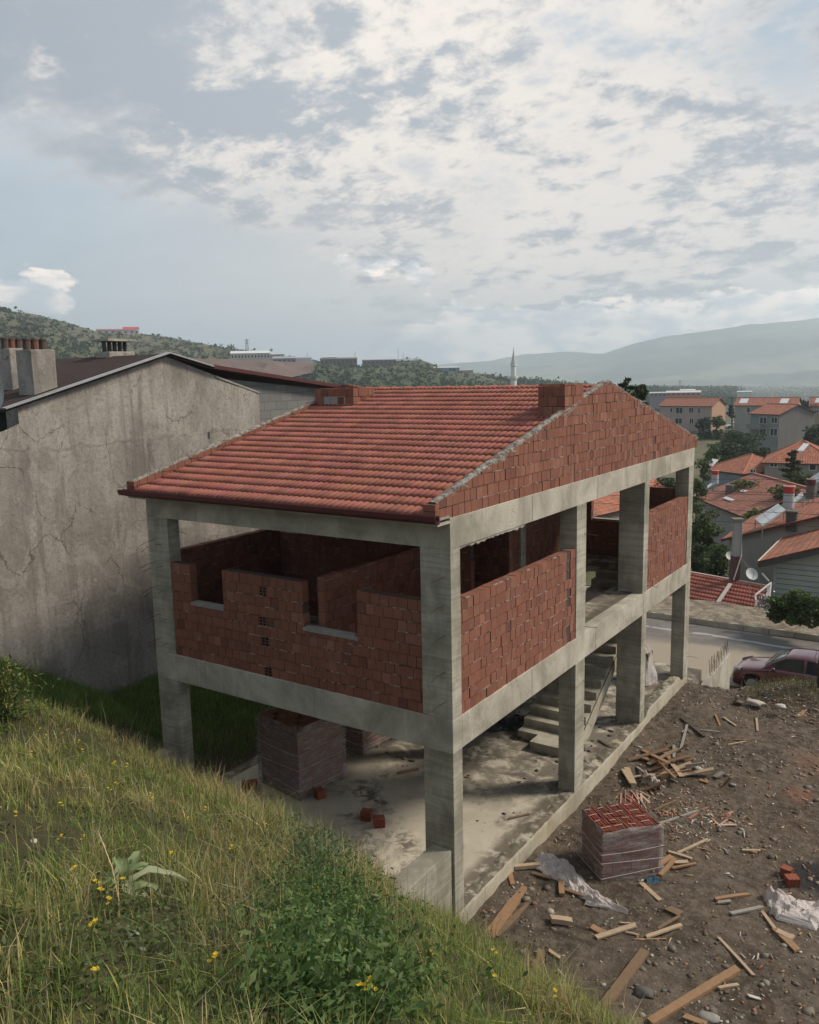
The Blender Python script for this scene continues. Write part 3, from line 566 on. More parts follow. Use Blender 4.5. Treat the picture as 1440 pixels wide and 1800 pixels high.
# ---- chimneys on the roof (unfinished brick boxes)
def chimney(x0,x1,y0,y1,zt,lab,cap):
    c=MB(); ch=.2; z=min(rz_(y0),rz_(y1))-.15
    r=0
    while z<zt-.02:
        z2=min(z+ch-.01,zt)
        for (p,q,ax,f) in ((x0,x1,'x',y0),(x0,x1,'x',y1),(y0,y1,'y',x0),(y0,y1,'y',x1)):
            a=p-(r%2)*.1
            while a<q:
                l,h=max(a,p),min(a+.195,q); a+=.205
                if h-l<.02: continue
                d=random.gauss(0,.004); cc=bc()
                if ax=='x': s=1 if f==y0 else -1; c.box((l,f+d,z),(h,f+s*.1,z2),cc)
                else: s=1 if f==x0 else -1; c.box((f+d,l,z),(f+s*.1,h,z2),cc)
        z+=ch; r+=1
    o=c.build('chimney',M['brick'],house); o['label']=lab
    k=MB(); k.box((x0+.02,y0+.02,zt-.25),(x1-.02,y1-.02,zt-.12)); k.build('mortar',M['mortar'],o)
    if cap:
        k=MB(); k.box((x0+.3,y0-.006,z-.42),(x0+.95,y0+.01,z-.20),(.2,.2,.2)); k.build('mortar_patch',M['cap'],o)
        k=MB(); 
        for i in range(5): k.box((x0+.55+i*.13,y0+.2,zt),(x0+.67+i*.13,y0+.4,zt+.05+.03*math.sin(i)),bc())
        k.build('loose_brick',M['brick'],o)
    f=MB(); f.box((x0-.05,y0-.09,rz_(y0)-.01),(x1+.02,y0-.012,rz_(y0)+.05)); f.build('flashing',M['gutter'],o)
    return o
chimney(-7.0,-5.80,5.2,6.05,8.67,'wide low brick chimney box at the left end of the ridge',True)
chimney(-.60,-.04,4.42,5.35,8.70,'narrow brick chimney box against the right gable',False)
# parapet corner brick piers
for x0,x1 in ((-.225,-.0),(-7.14,-6.92)):
    m=MB()
    for k,z in enumerate((6.79,6.90)): m.box((x0,-.42,z),(x1,-.345,z+.10),bc())
    m.build('parapet_brick',M['brick'],house)
# ---- stairs
def stairs():
    m=MB(); n=17; x0,x1=-2.3,-.80; y=6.9; z=0; st=3.44/n; run=.335
    for i in range(n):
        m.box((x0,y+i*run,z+i*st-(.18 if i else 0.)),(x1,y+(i+1)*run+(.02 if i<n-1 else 0),z+(i+1)*st),j=.006)
    m.hexa([(x0,y+.3,-.02),(x1,y+.3,-.02),(x1,y+.9,-.02),(x0,y+.9,-.02),(x0,y+n*run-.3,3.0),(x1,y+n*run-.3,3.0),(x1,y+n*run,3.2),(x0,y+n*run,3.2)])
    o=m.build('staircase',M['column'],house); k=MB()
    for s in (x1,): k.hexa([(s,y-.1,-.02),(s+.03,y-.1,-.02),(s+.03,y+.38,-.02),(s,y+.38,-.02),(s,y+n*run-.5,3.02),(s+.03,y+n*run-.5,3.02),(s+.03,y+n*run-.05,3.0),(s,y+n*run-.05,3.0)])
    k.build('stringer',M['plinth'],o)
    k=MB()
    for i,(a,b,c,d) in enumerate(((-1.75,-.95,6.45,6.95),)): k.box((a,c,-.02+i*.2),(b,d,.2+i*.2-.004*i),j=.01)
    k.build('winder_steps',M['column'],o)
stairs()
# wing walls of the foundation pit
def wing(x0,x1,y0,y1,z0,z1,slope,label):
    m=MB(); m.hexa([(x0,y0,z0),(x1,y0,z0),(x1,y1,z0),(x0,y1,z0),(x0,y0,z1+slope),(x1,y0,z1+slope),(x1,y1,z1),(x0,y1,z1)])
    o=m.build('retaining_wall',M['column'],house,bevel=.01); o['label']=label
    k=MB(); 
    for i in range(6):
        z=z0+.25+i*.33
        if z<z1-.1: k.box((x1-.0005,y0,z),(x1+.008,y1,z+.014))
    k.build('board_mark',M['cap'],o)
wing(-.42,-.05,-2.6,-.004,-1.2,1.20,.0,'short board marked wing wall at the foot of the near corner column')
wing(-7.13,-6.8,-2.2,-.004,-1.2,1.30,.0,'short broken wing wall at the foot of the left column')
# ---- wire ties sticking out of the columns
def tie(p,d,l=.28,r=.005):
    l*=1.3
    p=np.asarray(p,float); d=np.asarray(d,float); d/=np.linalg.norm(d); m=MB(); q=p+d*l*.55; e=p+d*l+np.array([0,0,random.uniform(-.05,.02)])
    m.tube([p,q,e],r,4); m.build('tie_wire',M['steel'],house)
for z in (3.75,4.25,4.85,5.35,5.8):
    tie((-.12,.0,z),(-.5,-1,-.35),.22); tie((-.2,.0,z-.05),(.5,-1,.2),.2)
    tie((-6.9,.0,z),(-.6,-1,-.3),.26); tie((-6.75,.0,z-.1),(.7,-1,.25),.34); tie((-7.14,.15,z-.15),(-1,-.2,-.45),.3)
for z in (3.6,4.5,5.6): 
    for y in (5.4,9.45,13.3): tie((-.003,y,z),(1,.3,-.1),.22)
for z in (.6,1.5,2.4): tie((-.003,13.3,z),(1,.2,.1),.25); tie((-.003,5.4,z),(1,-.2,-.2),.2)
tie((-6.54,.2,5.95),(1,-.2,.05),.32)
# ---------------------------------------------------------------- neighbour with plastered gable
NX=-11.
nb=thing('plastered_building','tall neighbouring building with blank grey brown plastered gable and dark corrugated roof','building',(NX,3,0))
def NXP(px,py): p=onx(px,py,NX); return p
pl=[NXP(30,712),NXP(180,668),NXP(290,625),NXP(372,656),NXP(455,690)]
yL,zL=pl[0][1],pl[0][2]; yP,zP=pl[2][1],pl[2][2]; yR,zR=pl[4][1],pl[4][2]
pts=[(yL,zL),(yP,zP),(yR,zR)]
m=MB()
def wallsub(poly_top,y0,y1,z0,x,n=40,jit=0.0):
    ys=np.linspace(y0,y1,n); zt=np.interp(ys,[p[0] for p in poly_top],[p[1] for p in poly_top]); G=[]
    for k in range(24):
        u=k/23; G.append([(x+.02*mnoise.noise((y*.8,(z0+(a-z0)*u)*.8,1)),y,z0+(a-z0)*u) for y,a in zip(ys,zt)])
    return G
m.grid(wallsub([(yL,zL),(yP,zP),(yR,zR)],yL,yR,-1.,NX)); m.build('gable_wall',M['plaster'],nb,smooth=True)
# lower wall running on to the left under a dark niche
nl=[(-16.,NXP(0,760)[2]-1.2),(NXP(0,760)[1],NXP(0,760)[2]),(yL,NXP(30,745)[2])]
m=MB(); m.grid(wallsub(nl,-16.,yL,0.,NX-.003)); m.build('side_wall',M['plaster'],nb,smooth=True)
m=MB(); m.box((NX-6,-16,6.0),(NX-.45,yL-.01,zL-.12),(.03,.028,.026)); m.build('recessed_wall',M['darkmetal'],nb)
# blockwork extension
eR=NXP(585,684); m=MB(); G=[]
xx=NX-.12; y2=eR[1]+.2
m.face([(xx,yR-3.2,0),(xx,y2,0),(xx,y2,onx(580,686,xx)[2]),(xx,yR-3.2,onx(360,655,xx)[2])]); m.build('blockwork_wall',M['block'],nb)
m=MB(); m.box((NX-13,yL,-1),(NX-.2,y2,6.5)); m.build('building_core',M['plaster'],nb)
# roof slopes going back
def roofq(a,b,c,d,name,mt,parent,u=(0,0),lab=None,th=.06,col=(1,1,1)):
    a,b,c,d=map(lambda q:np.asarray(q,float),(a,b,c,d)); n=np.cross(b-a,d-a); n/=np.linalg.norm(n); n*=np.sign(n[2]) or 1
    L=np.linalg.norm(b-a); V=np.linalg.norm(d-a); e=(b-a)/L
    uv=[((p-a)@e,abs((p-a)@(np.cross(n,e)))) for p in (a,b,c,d)]
    m=MB(); m.face([a,b,c,d],col,uv=uv); lo=[p-n*th for p in (a,b,c,d)]; m.face(lo[::-1],tuple(x*.6 for x in col),uv=[(0,0)]*4)
    Q=[a,b,c,d]
    for i in range(4): j=(i+1)%4; m.face([Q[i],lo[i],lo[j],Q[j]],tuple(x*.6 for x in col),uv=[(0,0)]*4)
    o=m.build(name,M[mt],parent)
    if lab: o['label']=lab
    return o
bx=NX-12.5
zP2=zP
roofq((NX+.12,yP,zP+.05),(bx,yP,zP+.05),(bx,yL-.4,zL-.08),(NX+.12,yL-.4,zL-.08),'roof','corr',nb)
roofq((bx,yP,zP+.05),(NX+.12,yP,zP+.05),(NX+.12,yP+1.5,zP-.30),(bx,yP+1.5,zP-.30),'roof','corr',nb)
roofq((bx,yP+1.5,zP-.30),(NX+.16,yP+1.5,zP-.30),(NX+.16,y2+.3,onx(584,684,NX)[2]+.02),(bx,y2+.3,onx(584,684,NX)[2]+.02),'roof','corr',nb)
m=MB()
A=[(NX+.14,yL-.4,zL-.06),(NX+.14,yP,zP+.07)]; m.beam(A[0],A[1],.16,.035); m.beam((NX+.14,yP,zP+.07),(NX+.14,yP+1.5,zP-.28),.14,.035); m.build('verge_flashing',M['galv'],nb)
m=MB(); m.beam((NX+.18,yP+1.5,zP-.29),(NX+.18,y2+.3,onx(584,684,NX)[2]+.04),.05,.10,(.10,.05,.045)); m.build('verge_board',M['gutter'],nb)
m=MB(); m.beam((NX+.005,yP+1.7,zP-.55),(NX+.005,yR,zR),.05,.05); m.build('old_verge',M['cap'],nb)
# drain hole pipe
m=MB(); q=onx(367,765,NX); m.box((NX-.02,q[1]-.035,q[2]-.09),(NX+.01,q[1]+.035,q[2]+.09),(.02,.02,.02)); m.build('vent_hole',M['darkmetal'],nb)
# its chimneys
def flue(pxl,pxr,pyt,pyb,X,pots,lab,cap=False):
    a=onx(pxl,pyb,X); b=onx(pxr,pyb,X); zt=onx((pxl+pxr)/2,pyt,X)[2]; y0,y1=a[1],b[1]; w=(y1-y0)*.42
    m=MB(); m.box((X-.62,y0+w*.15,a[2]-.7),(X,y1,zt),j=.01); o=m.build('chimney',M['plaster'],nb,bevel=.02); o['label']=lab
    k=MB()
    if cap:
        k.box((X-.62-.06,y0,zt+.28),(X+.06,y1+.05,zt+.34)); k.build('chimney_cap',M['column'],o)
        for i in range(5):
            k=MB(); y=y0+.12+(y1-y0-.2)*i/4; k.tube([(X-.3,y,zt),(X-.3,y,zt+.28)],.055,8,(.06,.05,.045)); k.build('flue_pipe',M['darkmetal'],o)
    else:
        for i in range(pots):
            k=MB(); y=y0+w*.15+(y1-y0-w*.15)*(i+.5)/pots; k.lathe((X-.3,y,zt-.02),((.085,0),(.085,.22),(.10,.23),(.10,.27),(.07,.27),(.07,0)),10,(.09,.055,.045) if i!=1 else (.15,.07,.05)); k.build('chimney_pot',M['paint'],o)
    return o
flue(18,55,612,662,NX-1.9,3,'rendered stack with pots at the left edge of the dark roof')
flue(57,102,614,684,NX-.35,3,'rendered stack with three clay pots standing on the roof verge')
flue(191,238,618,640,NX-2.1,0,'wide stack with concrete cap near the ridge',True)
# red roof beyond
rr=thing('red_roofed_building','red roofed building just visible behind the dark corrugated roof','building',at(20,660,38)-np.array([0,0,2]))
P_=[at(-140,652,30),at(62,640,36),at(140,634,45),at(-60,634,45)]
roofq(P_[0],P_[1],P_[2],P_[3],'roof','roofold',rr,col=(.42,.13,.08)); 
m=MB(); m.beam(P_[0]+[0,0,.06],P_[1]+[0,0,.06],.2,.05); m.beam(P_[1]+[0,0,.06],P_[2]+[0,0,.06],.3,.05); m.build('flashing',M['white'],rr)
m=MB(); b0=P_[1]; m.box((b0[0]-9,b0[1]+.3,2),(b0[0]-.5,b0[1]+6,b0[2]-.3)); m.build('wall',M['plaster'],rr)
# round dish on the neighbour at the left edge
d=thing('satellite_dish','edge of a pale satellite dish at the left edge beside the dark roof','dish',onx(-12,690,NX+.5))
c=np.array(d.location[:]); m=MB(); m.lathe((c[0],c[1],c[2]),[(.0,.10),(.15,.09),(.3,.05),(.38,.0),(.39,.0),(.3,.035),(.15,.07),(0,.08)],24,ax=1); m.build('reflector',M['galv'],d,smooth=True)
m=MB(); m.tube([(c[0]-.05,c[1]+.1,c[2]),(c[0]-.5,c[1]+.2,c[2]-.1),(c[0]-.55,c[1]+.2,c[2]-.6)],.02,6); m.build('mount',M['darkmetal'],d)
# ---------------------------------------------------------------- near ground
def fb(x,y,s,o=4,z=0.): return mnoise.fractal((x*s,y*s,z),1.,2.,o)
def lotz(x,y):
    z=-.30-.10*math.exp(-((y-5.5)/2.)**2)+.12*max(0,min(1,(y-7)/3))
    z+=.05*fb(x,y,.9)+.03*fb(x,y,3.3,3,5.)+.012*math.sin(x*5.2+y*.9+2*fb(x,y,.5))
    if y<1.: z-=.12*min(1,(1-y)/3)
    z+=.39*math.exp(-((x-3.4)/1.6)**2-((y-13.6)/1.2)**2)            # the mound in front of the car
    z+=.22*math.exp(-((x-1.6)/1.0)**2-((y-5.2)/1.2)**2)
    ys0=13.1+1.35*max(0,min(1,(x-1.3)/1.4)); s=max(0,min(1,(y-ys0)/2.3)); s=s*s*(3-2*s)
    if x<.6:
        s2=max(0,min(1,(y-13.6)/3.6)); s=max(s,s2*s2*(3-2*s2)) if x<.55 else s
    return z*(1-s)+(-2.02+.02*fb(x,y,1.))*s
def sheet(name,x0,x1,y0,y1,st,fz,mt,k='structure',lab=None):
    xs=np.arange(x0,x1+1e-6,st); ys=np.arange(y0,y1+1e-6,st); V=np.array([(x,y,fz(x,y)) for y in ys for x in xs]); a=len(xs)
    i=np.arange(len(xs)-1)[None,:]+a*np.arange(len(ys)-1)[:,None]; i=i.ravel(); Fq=np.stack([i,i+1,i+a+1,i+a],1)
    o=npmesh(name,V,Fq,np.ones((len(Fq),3)),M[mt],smooth=True); kind(o,k,lab); return o
sheet('dirt_ground',-.02,16,-6,18.9,.10,lotz,'dirt')
def backz(x,y): 
    s=max(0,min(1,(y-13.6)/3.4)); s=s*s*(3-2*s); return (-.35+.03*fb(x,y,1.2))*(1-s)-2.02*s
sheet('dirt_yard',-13,-.0,13.2,18.9,.16,backz,'dirt')
def yardz(x,y):
    u=(-7.2-x)/3.8; z=-.35+1.75*max(0,min(1,(u-.12)))**1.15; z+=.10*fb(x,y,.7)+.04*fb(x,y,2.4)
    z+=max(0,(1.5-y))*.62*max(0,min(1,u+.35)); z+=-.10*max(0,y-6); return z
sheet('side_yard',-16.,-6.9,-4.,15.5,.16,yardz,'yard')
# hillside surface through measured points
pp=[(0,1800,3.9),(400,1800,3.9),(720,1800,4.3),(1000,1795,6.3),(1085,1815,7.2),(-80,1300,12),(0,1242,12.6),(60,1262,12.4),(110,1290,12.2),(180,1315,12.2),(250,1345,12.0),(360,1398,11.8),(480,1440,11.4),(600,1508,11.),(700,1578,10.9),(800,1652,10.7),(900,1722,9.4),(1000,1772,8.2),
(225,1540,6.8),(0,1420,8.4),(0,1600,5.4),(480,1620,6.6),(700,1690,6.6),(350,1445,9.2),(-200,1700,4.5),(-200,1500,6.6),(-250,1320,10.5),(850,1790,5.6)]
cp=[at(*q) for q in pp]
cp+=[np.array(q,float) for q in ((6.66,-10.99,7.25),(6.,-13,7.7),(9,-12,7.2),(3,-14,7.9),(-2,-14,8.),(-8,-14,8.2),(-15,-14,8.8),
 (-7.1,-.7,1.15),(-7.2,.3,-.1),(-5,.15,.05),(-3,.1,-.02),(-1,.05,-.05),(0.2,.4,-.4),(1.2,.4,-.55),(2.5,-.2,-.55),(4,-.9,-.6),(6,-2.4,-.7),(8,-4,-.8),(11,-6,-.8),(12,-10,3),(-.35,-1.15,.85),
 (-9.5,.0,.9),(-11,-1.3,2.3),(-14,-3,3.6),(-9.,1.6,-.4),(-12,.5,1.7),(-9,-2.,1.3),(1.5,1.5,-1.6),(4,1.5,-2),(-4,1.5,-1.4),(8,-2,-2.),(-1,1.6,-1.4))]
cp=np.array(cp)
def tps(r): return np.where(r>0,r*r*np.log(r+1e-9),0.)
n=len(cp); K=tps(np.linalg.norm(cp[:,None,:2]-cp[None,:,:2],axis=2))+np.eye(n)*.05; Pm=np.c_[np.ones(n),cp[:,:2]]
A=np.block([[K,Pm],[Pm.T,np.zeros((3,3))]]); wgt=np.linalg.solve(A,np.r_[cp[:,2],0,0,0])
def hillz(XY):
    XY=np.atleast_2d(XY); out=np.empty(len(XY))
    for i in range(0,len(XY),20000):
        q=XY[i:i+20000]; out[i:i+20000]=tps(np.linalg.norm(q[:,None]-cp[None,:,:2],axis=2))@wgt[:n]+wgt[n]+q@wgt[n+1:]
    return out
xs=np.arange(-15,13.01,.1); ys=np.arange(-14,1.6,.1); XX,YY=np.meshgrid(xs,ys); XY=np.c_[XX.ravel(),YY.ravel()]
hz_=hillz(XY); nz=np.array([.07*fb(a,b,1.1)+.035*fb(a,b,3.7,3,9.) for a,b in XY]); HZ=(hz_+nz)
def nearfoot(XY): # keep the sheet out of the house and under the camera lens
    return (XY[:,1]>.0)&(XY[:,0]<-.0)&(XY[:,0]>-7.1)
HZ=np.where(nearfoot(XY),np.minimum(HZ,-.5),HZ); HZg=HZ.reshape(XX.shape)
dc=np.hypot(XX-CP[0],YY-CP[1]); HZg=np.where(dc<3.2,np.minimum(HZg,CP[2]-1.65-.2*(dc<1.)),HZg)
V=np.c_[XX.ravel(),YY.ravel(),HZg.ravel()]; a=len(xs); i=(np.arange(len(xs)-1)[None,:]+a*np.arange(len(ys)-1)[:,None]).ravel()
o=npmesh('hillside',V,np.stack([i,i+1,i+a+1,i+a],1),np.ones((len(i),3)),M['turf'],smooth=True); kind(o,'structure')
def hz_at(x,y):
    fx=np.clip((x-xs[0])/.1,0,len(xs)-2.001); fy=np.clip((y-ys[0])/.1,0,len(ys)-2.001); ix=fx.astype(int); iy=fy.astype(int); u=fx-ix; v=fy-iy
    return (HZg[iy,ix]*(1-u)+HZg[iy,ix+1]*u)*(1-v)+(HZg[iy+1,ix]*(1-u)+HZg[iy+1,ix+1]*u)*v
def inview(P,mg=60,top=-200):
    d=P-CP; w=d@CF; px=720+F*(d@CR)/w; py=900-F*(d@CU)/w; return (w>.5)&(px>-mg)&(px<1440+mg)&(py<1800+mg*4)&(py>top)
# ---- grass
def vnoise(x,y,s,z=0.): return np.array([mnoise.noise((a*s,b*s,z)) for a,b in zip(x,y)])
def blades(name,X,Y,Z,H,Wd,col,lean=.35,seg=2,seed=1,label=None,matn='grass'):
    r=np.random.default_rng(seed); n=len(X); th=r.uniform(0,2*np.pi,n); L=np.abs(r.normal(0,lean,n))*H; lx,ly=np.cos(th)*L,np.sin(th)*L
    a2=th+np.pi/2+r.normal(0,.6,n); wx,wy=np.cos(a2)*Wd/2,np.sin(a2)*Wd/2; B=np.c_[X,Y,Z-.02]; W_=np.c_[wx,wy,np.zeros(n)]
    M1=B+np.c_[lx*.28,ly*.28,H*.5]; T=B+np.c_[lx,ly,H*np.sqrt(np.clip(1-(L/H)**2*.5,.3,1))]
    V=np.stack([B-W_,B+W_,M1+W_*.8,M1-W_*.8,T+W_*.12,T-W_*.12],1).reshape(-1,3); b=np.arange(n)*6
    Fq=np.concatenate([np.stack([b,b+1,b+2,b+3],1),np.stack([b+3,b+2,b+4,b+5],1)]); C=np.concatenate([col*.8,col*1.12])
    o=npmesh(name,V,Fq,C,M[matn]); kind(o,'stuff',label); return o
def scatter(N,x0,x1,y0,y1,seed):
    r=np.random.default_rng(seed); return r.uniform(x0,x1,N),r.uniform(y0,y1,N),r
GB=2.15
def pal(r,n,cols,w,var=.25):
    c=np.array(cols); k=r.choice(len(cols),n,p=np.array(w)/sum(w)); return c[k]*r.uniform(1-var,1+var,(n,1))*r.uniform(.93,1.07,(n,3))
GREEN=[(.095,.125,.035),(.15,.165,.05),(.065,.095,.03),(.20,.175,.085),(.27,.225,.13),(.10,.12,.055)]
X,Y,r=scatter(700000,-14.5,8.5,-13.,.25,3)
Z=hz_at(X,Y); P=np.c_[X,Y,Z]; d=np.linalg.norm(P-CP,axis=1)
k=inview(P,80)&(d>1.6)&(r.uniform(0,1,len(X))<np.clip(1.25-d*.03,.45,1))
k&=~((X>-.05)&(Z<lotz(1,0)+.25)&(r.uniform(0,1,len(X))<.75))
X,Y,Z,d=X[k],Y[k],Z[k],d[k]; n1_=vnoise(X,Y,.55,2.); n2_=vnoise(X,Y,1.9,7.); bare=vnoise(X,Y,1.3,11.)
px,py=np.array([topx(q) for q in np.c_[X,Y,Z]]).T
baresp=((px-235)/90)**2+((py-1640)/110)**2<1; baresp|=((px-60)/120)**2+((py-1480)/70)**2<.8
k=(bare>-.12)|(r.uniform(0,1,len(X))<.28); tuft=vnoise(X,Y,5.5,17.); k&=(r.uniform(0,1,len(X))<np.clip(.78+1.3*tuft,.12,1)); k&=~(baresp&(r.uniform(0,1,len(X))<.75)); bushy=(((px-560)/210)**2+((py-1690)/150)**2<1); k&=~(bushy&(r.uniform(0,1,len(X))<.6))
X,Y,Z,d,n1_,n2_,px,py=[q[k] for q in (X,Y,Z,d,n1_,n2_,px,py)]; n=len(X); print('blades',n)
dry=np.clip(.36+n1_*.9+n2_*.5+.25*((px>350)&(px<700)&(py<1620)),0,1); cg=pal(r,n,GREEN[:3]+[GREEN[5]],[4,3,3,1.5]); cdry=pal(r,n,[(.23,.19,.10),(.17,.15,.07),(.30,.25,.155),(.145,.14,.06)],[3,3,1.5,3])
isd=(r.uniform(0,1,n)<dry*.85)[:,None]; col=np.where(isd,cdry,cg)*GB*np.array([1.06,1.,.92])
n3_=vnoise(X,Y,5.5,17.); H=np.clip(r.gamma(4,.031,n)*(1+.8*n2_)*(1.2+.6*n1_)*(1+1.1*n3_),.03,.5); H=np.where((px<360)&(py<1480),H*.72,H); H=np.where(d<4.5,H*.75,H)
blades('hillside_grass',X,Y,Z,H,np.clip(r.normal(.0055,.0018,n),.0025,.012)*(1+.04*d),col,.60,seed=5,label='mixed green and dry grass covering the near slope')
# tall dry stems with seed heads
X,Y,r=scatter(30000,-9,5.,-10.5,.1,13); Z=hz_at(X,Y); P=np.c_[X,Y,Z]; px,py=np.array([topx(q) for q in P]).T; d=np.linalg.norm(P-CP,axis=1)
dens=.06+.9*np.exp(-((px-430)/150)**2-((py-1590)/110)**2)+.75*np.exp(-((px-560)/120)**2-((py-1480)/50)**2)+.35*np.exp(-((px-820)/160)**2-((py-1700)/70)**2)
k=inview(P)&(r.uniform(0,1,len(X))<dens*.28)&(d>3); X,Y,Z=X[k],Y[k],Z[k]; n=len(X)
H=r.uniform(.35,.75,n); col=pal(r,n,[(.30,.26,.17),(.24,.21,.13),(.16,.17,.07)],[3,3,2]); blades('tall_dry_stems',X,Y,Z,H,np.full(n,.006),col,.22,seed=8,label='tall thin dry grass stems standing above the turf')
th=r.uniform(0,2*np.pi,n)
# ---- leafy green patch
def leaves(name,Cn,size,col,seed,mat_='leaf',lab=None,k='stuff',parent=None,asp=.42,up=.0,smooth=False):
    r=np.random.default_rng(seed); n=len(Cn); a=r.normal(size=(n,3)); a[:,2]=a[:,2]*.7+up; a/=np.linalg.norm(a,axis=1)[:,None]; b=np.cross(a,r.normal(size=(n,3))); b/=np.linalg.norm(b,axis=1)[:,None]+1e-9
    s=(size*r.uniform(.6,1.35,n))[:,None]; V=np.stack([Cn-a*s*.5,Cn+b*s*asp*.5,Cn+a*s*.5,Cn-b*s*asp*.5],1).reshape(-1,3); q=np.arange(n)*4
    o=npmesh(name,V,np.stack([q,q+1,q+2,q+3],1),col,M[mat_],parent)
    if k: kind(o,k,lab)
    return o
def leaf_patch(name,cx,cy,rx,ry,N,hmax,cols,w,size,seed,lab):
    r=np.random.default_rng(seed); px=r.normal(cx,rx*.5,N*3); py=r.normal(cy,ry*.5,N*3); X=[];
    # march each pixel ray to the slope
    pts=[]
    for a,b in zip(px,py):
        d_=ray(a,b); t=2.5
        while t<16:
            q=CP+d_*t
            if q[2]<hz_at(np.array([q[0]]),np.array([q[1]]))[0]: break
            t+=.12
        if t<15.9: pts.append(q)
        if len(pts)>=N//7: break
    pts=np.array(pts); base=np.repeat(pts,7,0); m=len(base); hh=hmax*np.clip(1-.0*r.uniform(0,1,m),.2,1); 
    stem=np.repeat(r.uniform(.3,1,len(pts))*hmax,7); off=np.repeat(r.normal(0,.05,(len(pts),2)),7,0); u=np.tile(np.linspace(.15,1,7),len(pts))
    Cn=base+np.c_[off*u[:,None]*2+r.normal(0,.035,(m,2)),stem*u]
    return leaves(name,Cn,size,pal(r,m,cols,w),seed,lab=lab,up=.2,asp=.38)
leaf_patch('broadleaf_weeds',575,1650,120,130,15000,.42,[(.08,.14,.04),(.12,.19,.055),(.06,.11,.035),(.17,.22,.08)],[4,3,3,1],.055,21,'dense dark green broadleaf weeds in the middle of the slope')
leaf_patch('vetch_leaves',570,1500,60,55,3800,.34,[(.075,.12,.06),(.11,.16,.085),(.19,.22,.15)],[4,3,1],.06,22,'small grey green vetch leaves at the brink of the slope')
leaf_patch('broadleaf_weeds',640,1760,150,60,3000,.35,[(.07,.12,.035),(.11,.16,.05)],[3,2],.08,23,'leafy weeds along the lower edge of the slope')
leaf_patch('ground_cover',260,1640,420,260,9000,.14,[(.08,.12,.035),(.14,.16,.07),(.10,.11,.05)],[3,1,1],.05,24,'small leafy ground cover among the grass')
def hit(px,py,tmin=2.5,tmax=16.):
    d_=ray(px,py); t=tmin
    while t<tmax:
        q=CP+d_*t
        if q[2]<hz_at(np.array([q[0]]),np.array([q[1]]))[0]: return q
        t+=.04
    return CP+d_*tmax
# ---- yellow flowers
def flower_mesh():
    m=MB(); m.tube([(0,0,0),(.015,.01,.14),(.02,.0,.25)],.0022,4,(.09,.12,.04))
    for k_ in range(3):
        c=np.array([.02+random.uniform(-.02,.02),random.uniform(-.02,.02),.25+random.uniform(-.03,.015)])
        for i in range(5):
            a=i*1.2566+k_; e=np.array([math.cos(a),math.sin(a),.35]); s=np.array([-math.sin(a),math.cos(a),0]); m.face([c,c+e*.009+s*.006,c+e*.015,c+e*.009-s*.006],(.72,.50,.03))
    return m
f0=flower_mesh().build('yellow_flower',M['leaf']); tag(f0,'small yellow wildflower blooming in the grass of the slope','wildflower','yellow wildflowers on the slope')
FL=[(110,1302),(118,1290),(72,1296),(85,1308),(142,1309),(150,1330),(205,1345),(200,1360),(228,1362),(205,1397),(196,1396),(270,1415),(268,1405),(113,1430),(35,1452),(165,1690),(172,1600),(178,1605),(200,1612),(215,1568),(150,1492),(470,1457),(365,1432),(378,1741),(640,1780),(648,1786),(655,1797),(110,1492),(168,1762),(540,1712),(870,1697),(866,1735),(980,1780),(760,1690),(620,1705),(60,1330),(330,1455),(560,1590),(130,1570),(300,1530),(410,1500)]
for i,(a,b) in enumerate(FL):
    q=hit(a,b+14); s=1.15 if b>1500 else 1.0; o=f0 if i==0 else f0.copy()
    if i: COL.objects.link(o)
    o.location=q; o.rotation_euler=(0,0,random.uniform(0,6)); o.scale=(s,s,s*random.uniform(.6,1))
# ---- mullein rosette
q=hit(215,1562); mu=thing('mullein_plant','pale grey green mullein rosette with long felted leaves growing in the slope','plant',q)
for i,(az,el,L,w) in enumerate(((.35,.60,.50,.10),(1.3,1.05,.36,.12),(2.0,1.15,.30,.10),(2.6,.6,.30,.10),(3.3,.35,.32,.08),(4.1,.25,.26,.08),(5.0,.1,.26,.08),(5.7,.5,.26,.08),(.9,.9,.30,.09),(6.1,.15,.24,.08),(2.2,1.0,.26,.08),(4.6,.9,.24,.08),(5.4,.75,.28,.09),(3.7,.8,.26,.08),(.1,.3,.34,.09),(2.9,.15,.30,.09),(1.2,.6,.3,.09))):
    base=CR*math.cos(az)+np.cross([0,0,1],CR)*math.sin(az); G=[]; m=MB(); side=np.cross(base,[0,0,1])
    for j in range(10):
        u=j/9; ww=w*math.sin(math.pi*min(1,(u*.88+.10)))**.8*(1-.15*u)*.5; e=el; wv=.018*math.sin(u*9+i*1.7); c=np.array(q)+base*L*u*math.cos(el-.45*u)+np.array([0,0,L*u*math.sin(el-.75*u)+.03])+side*wv
        k1,k2=.016+.012*math.sin(u*17+i),.016+.012*math.cos(u*15+i*2); G.append([c-side*ww+[0,0,k1],c-side*ww*.5+[0,0,.004],c+[0,0,-.008],c+side*ww*.5+[0,0,.004],c+side*ww+[0,0,k2]])
    m.grid(G,(.25,.31,.15) if i%3 else (.40,.42,.26)); m.build('leaf',M['leaf'],mu,smooth=True)
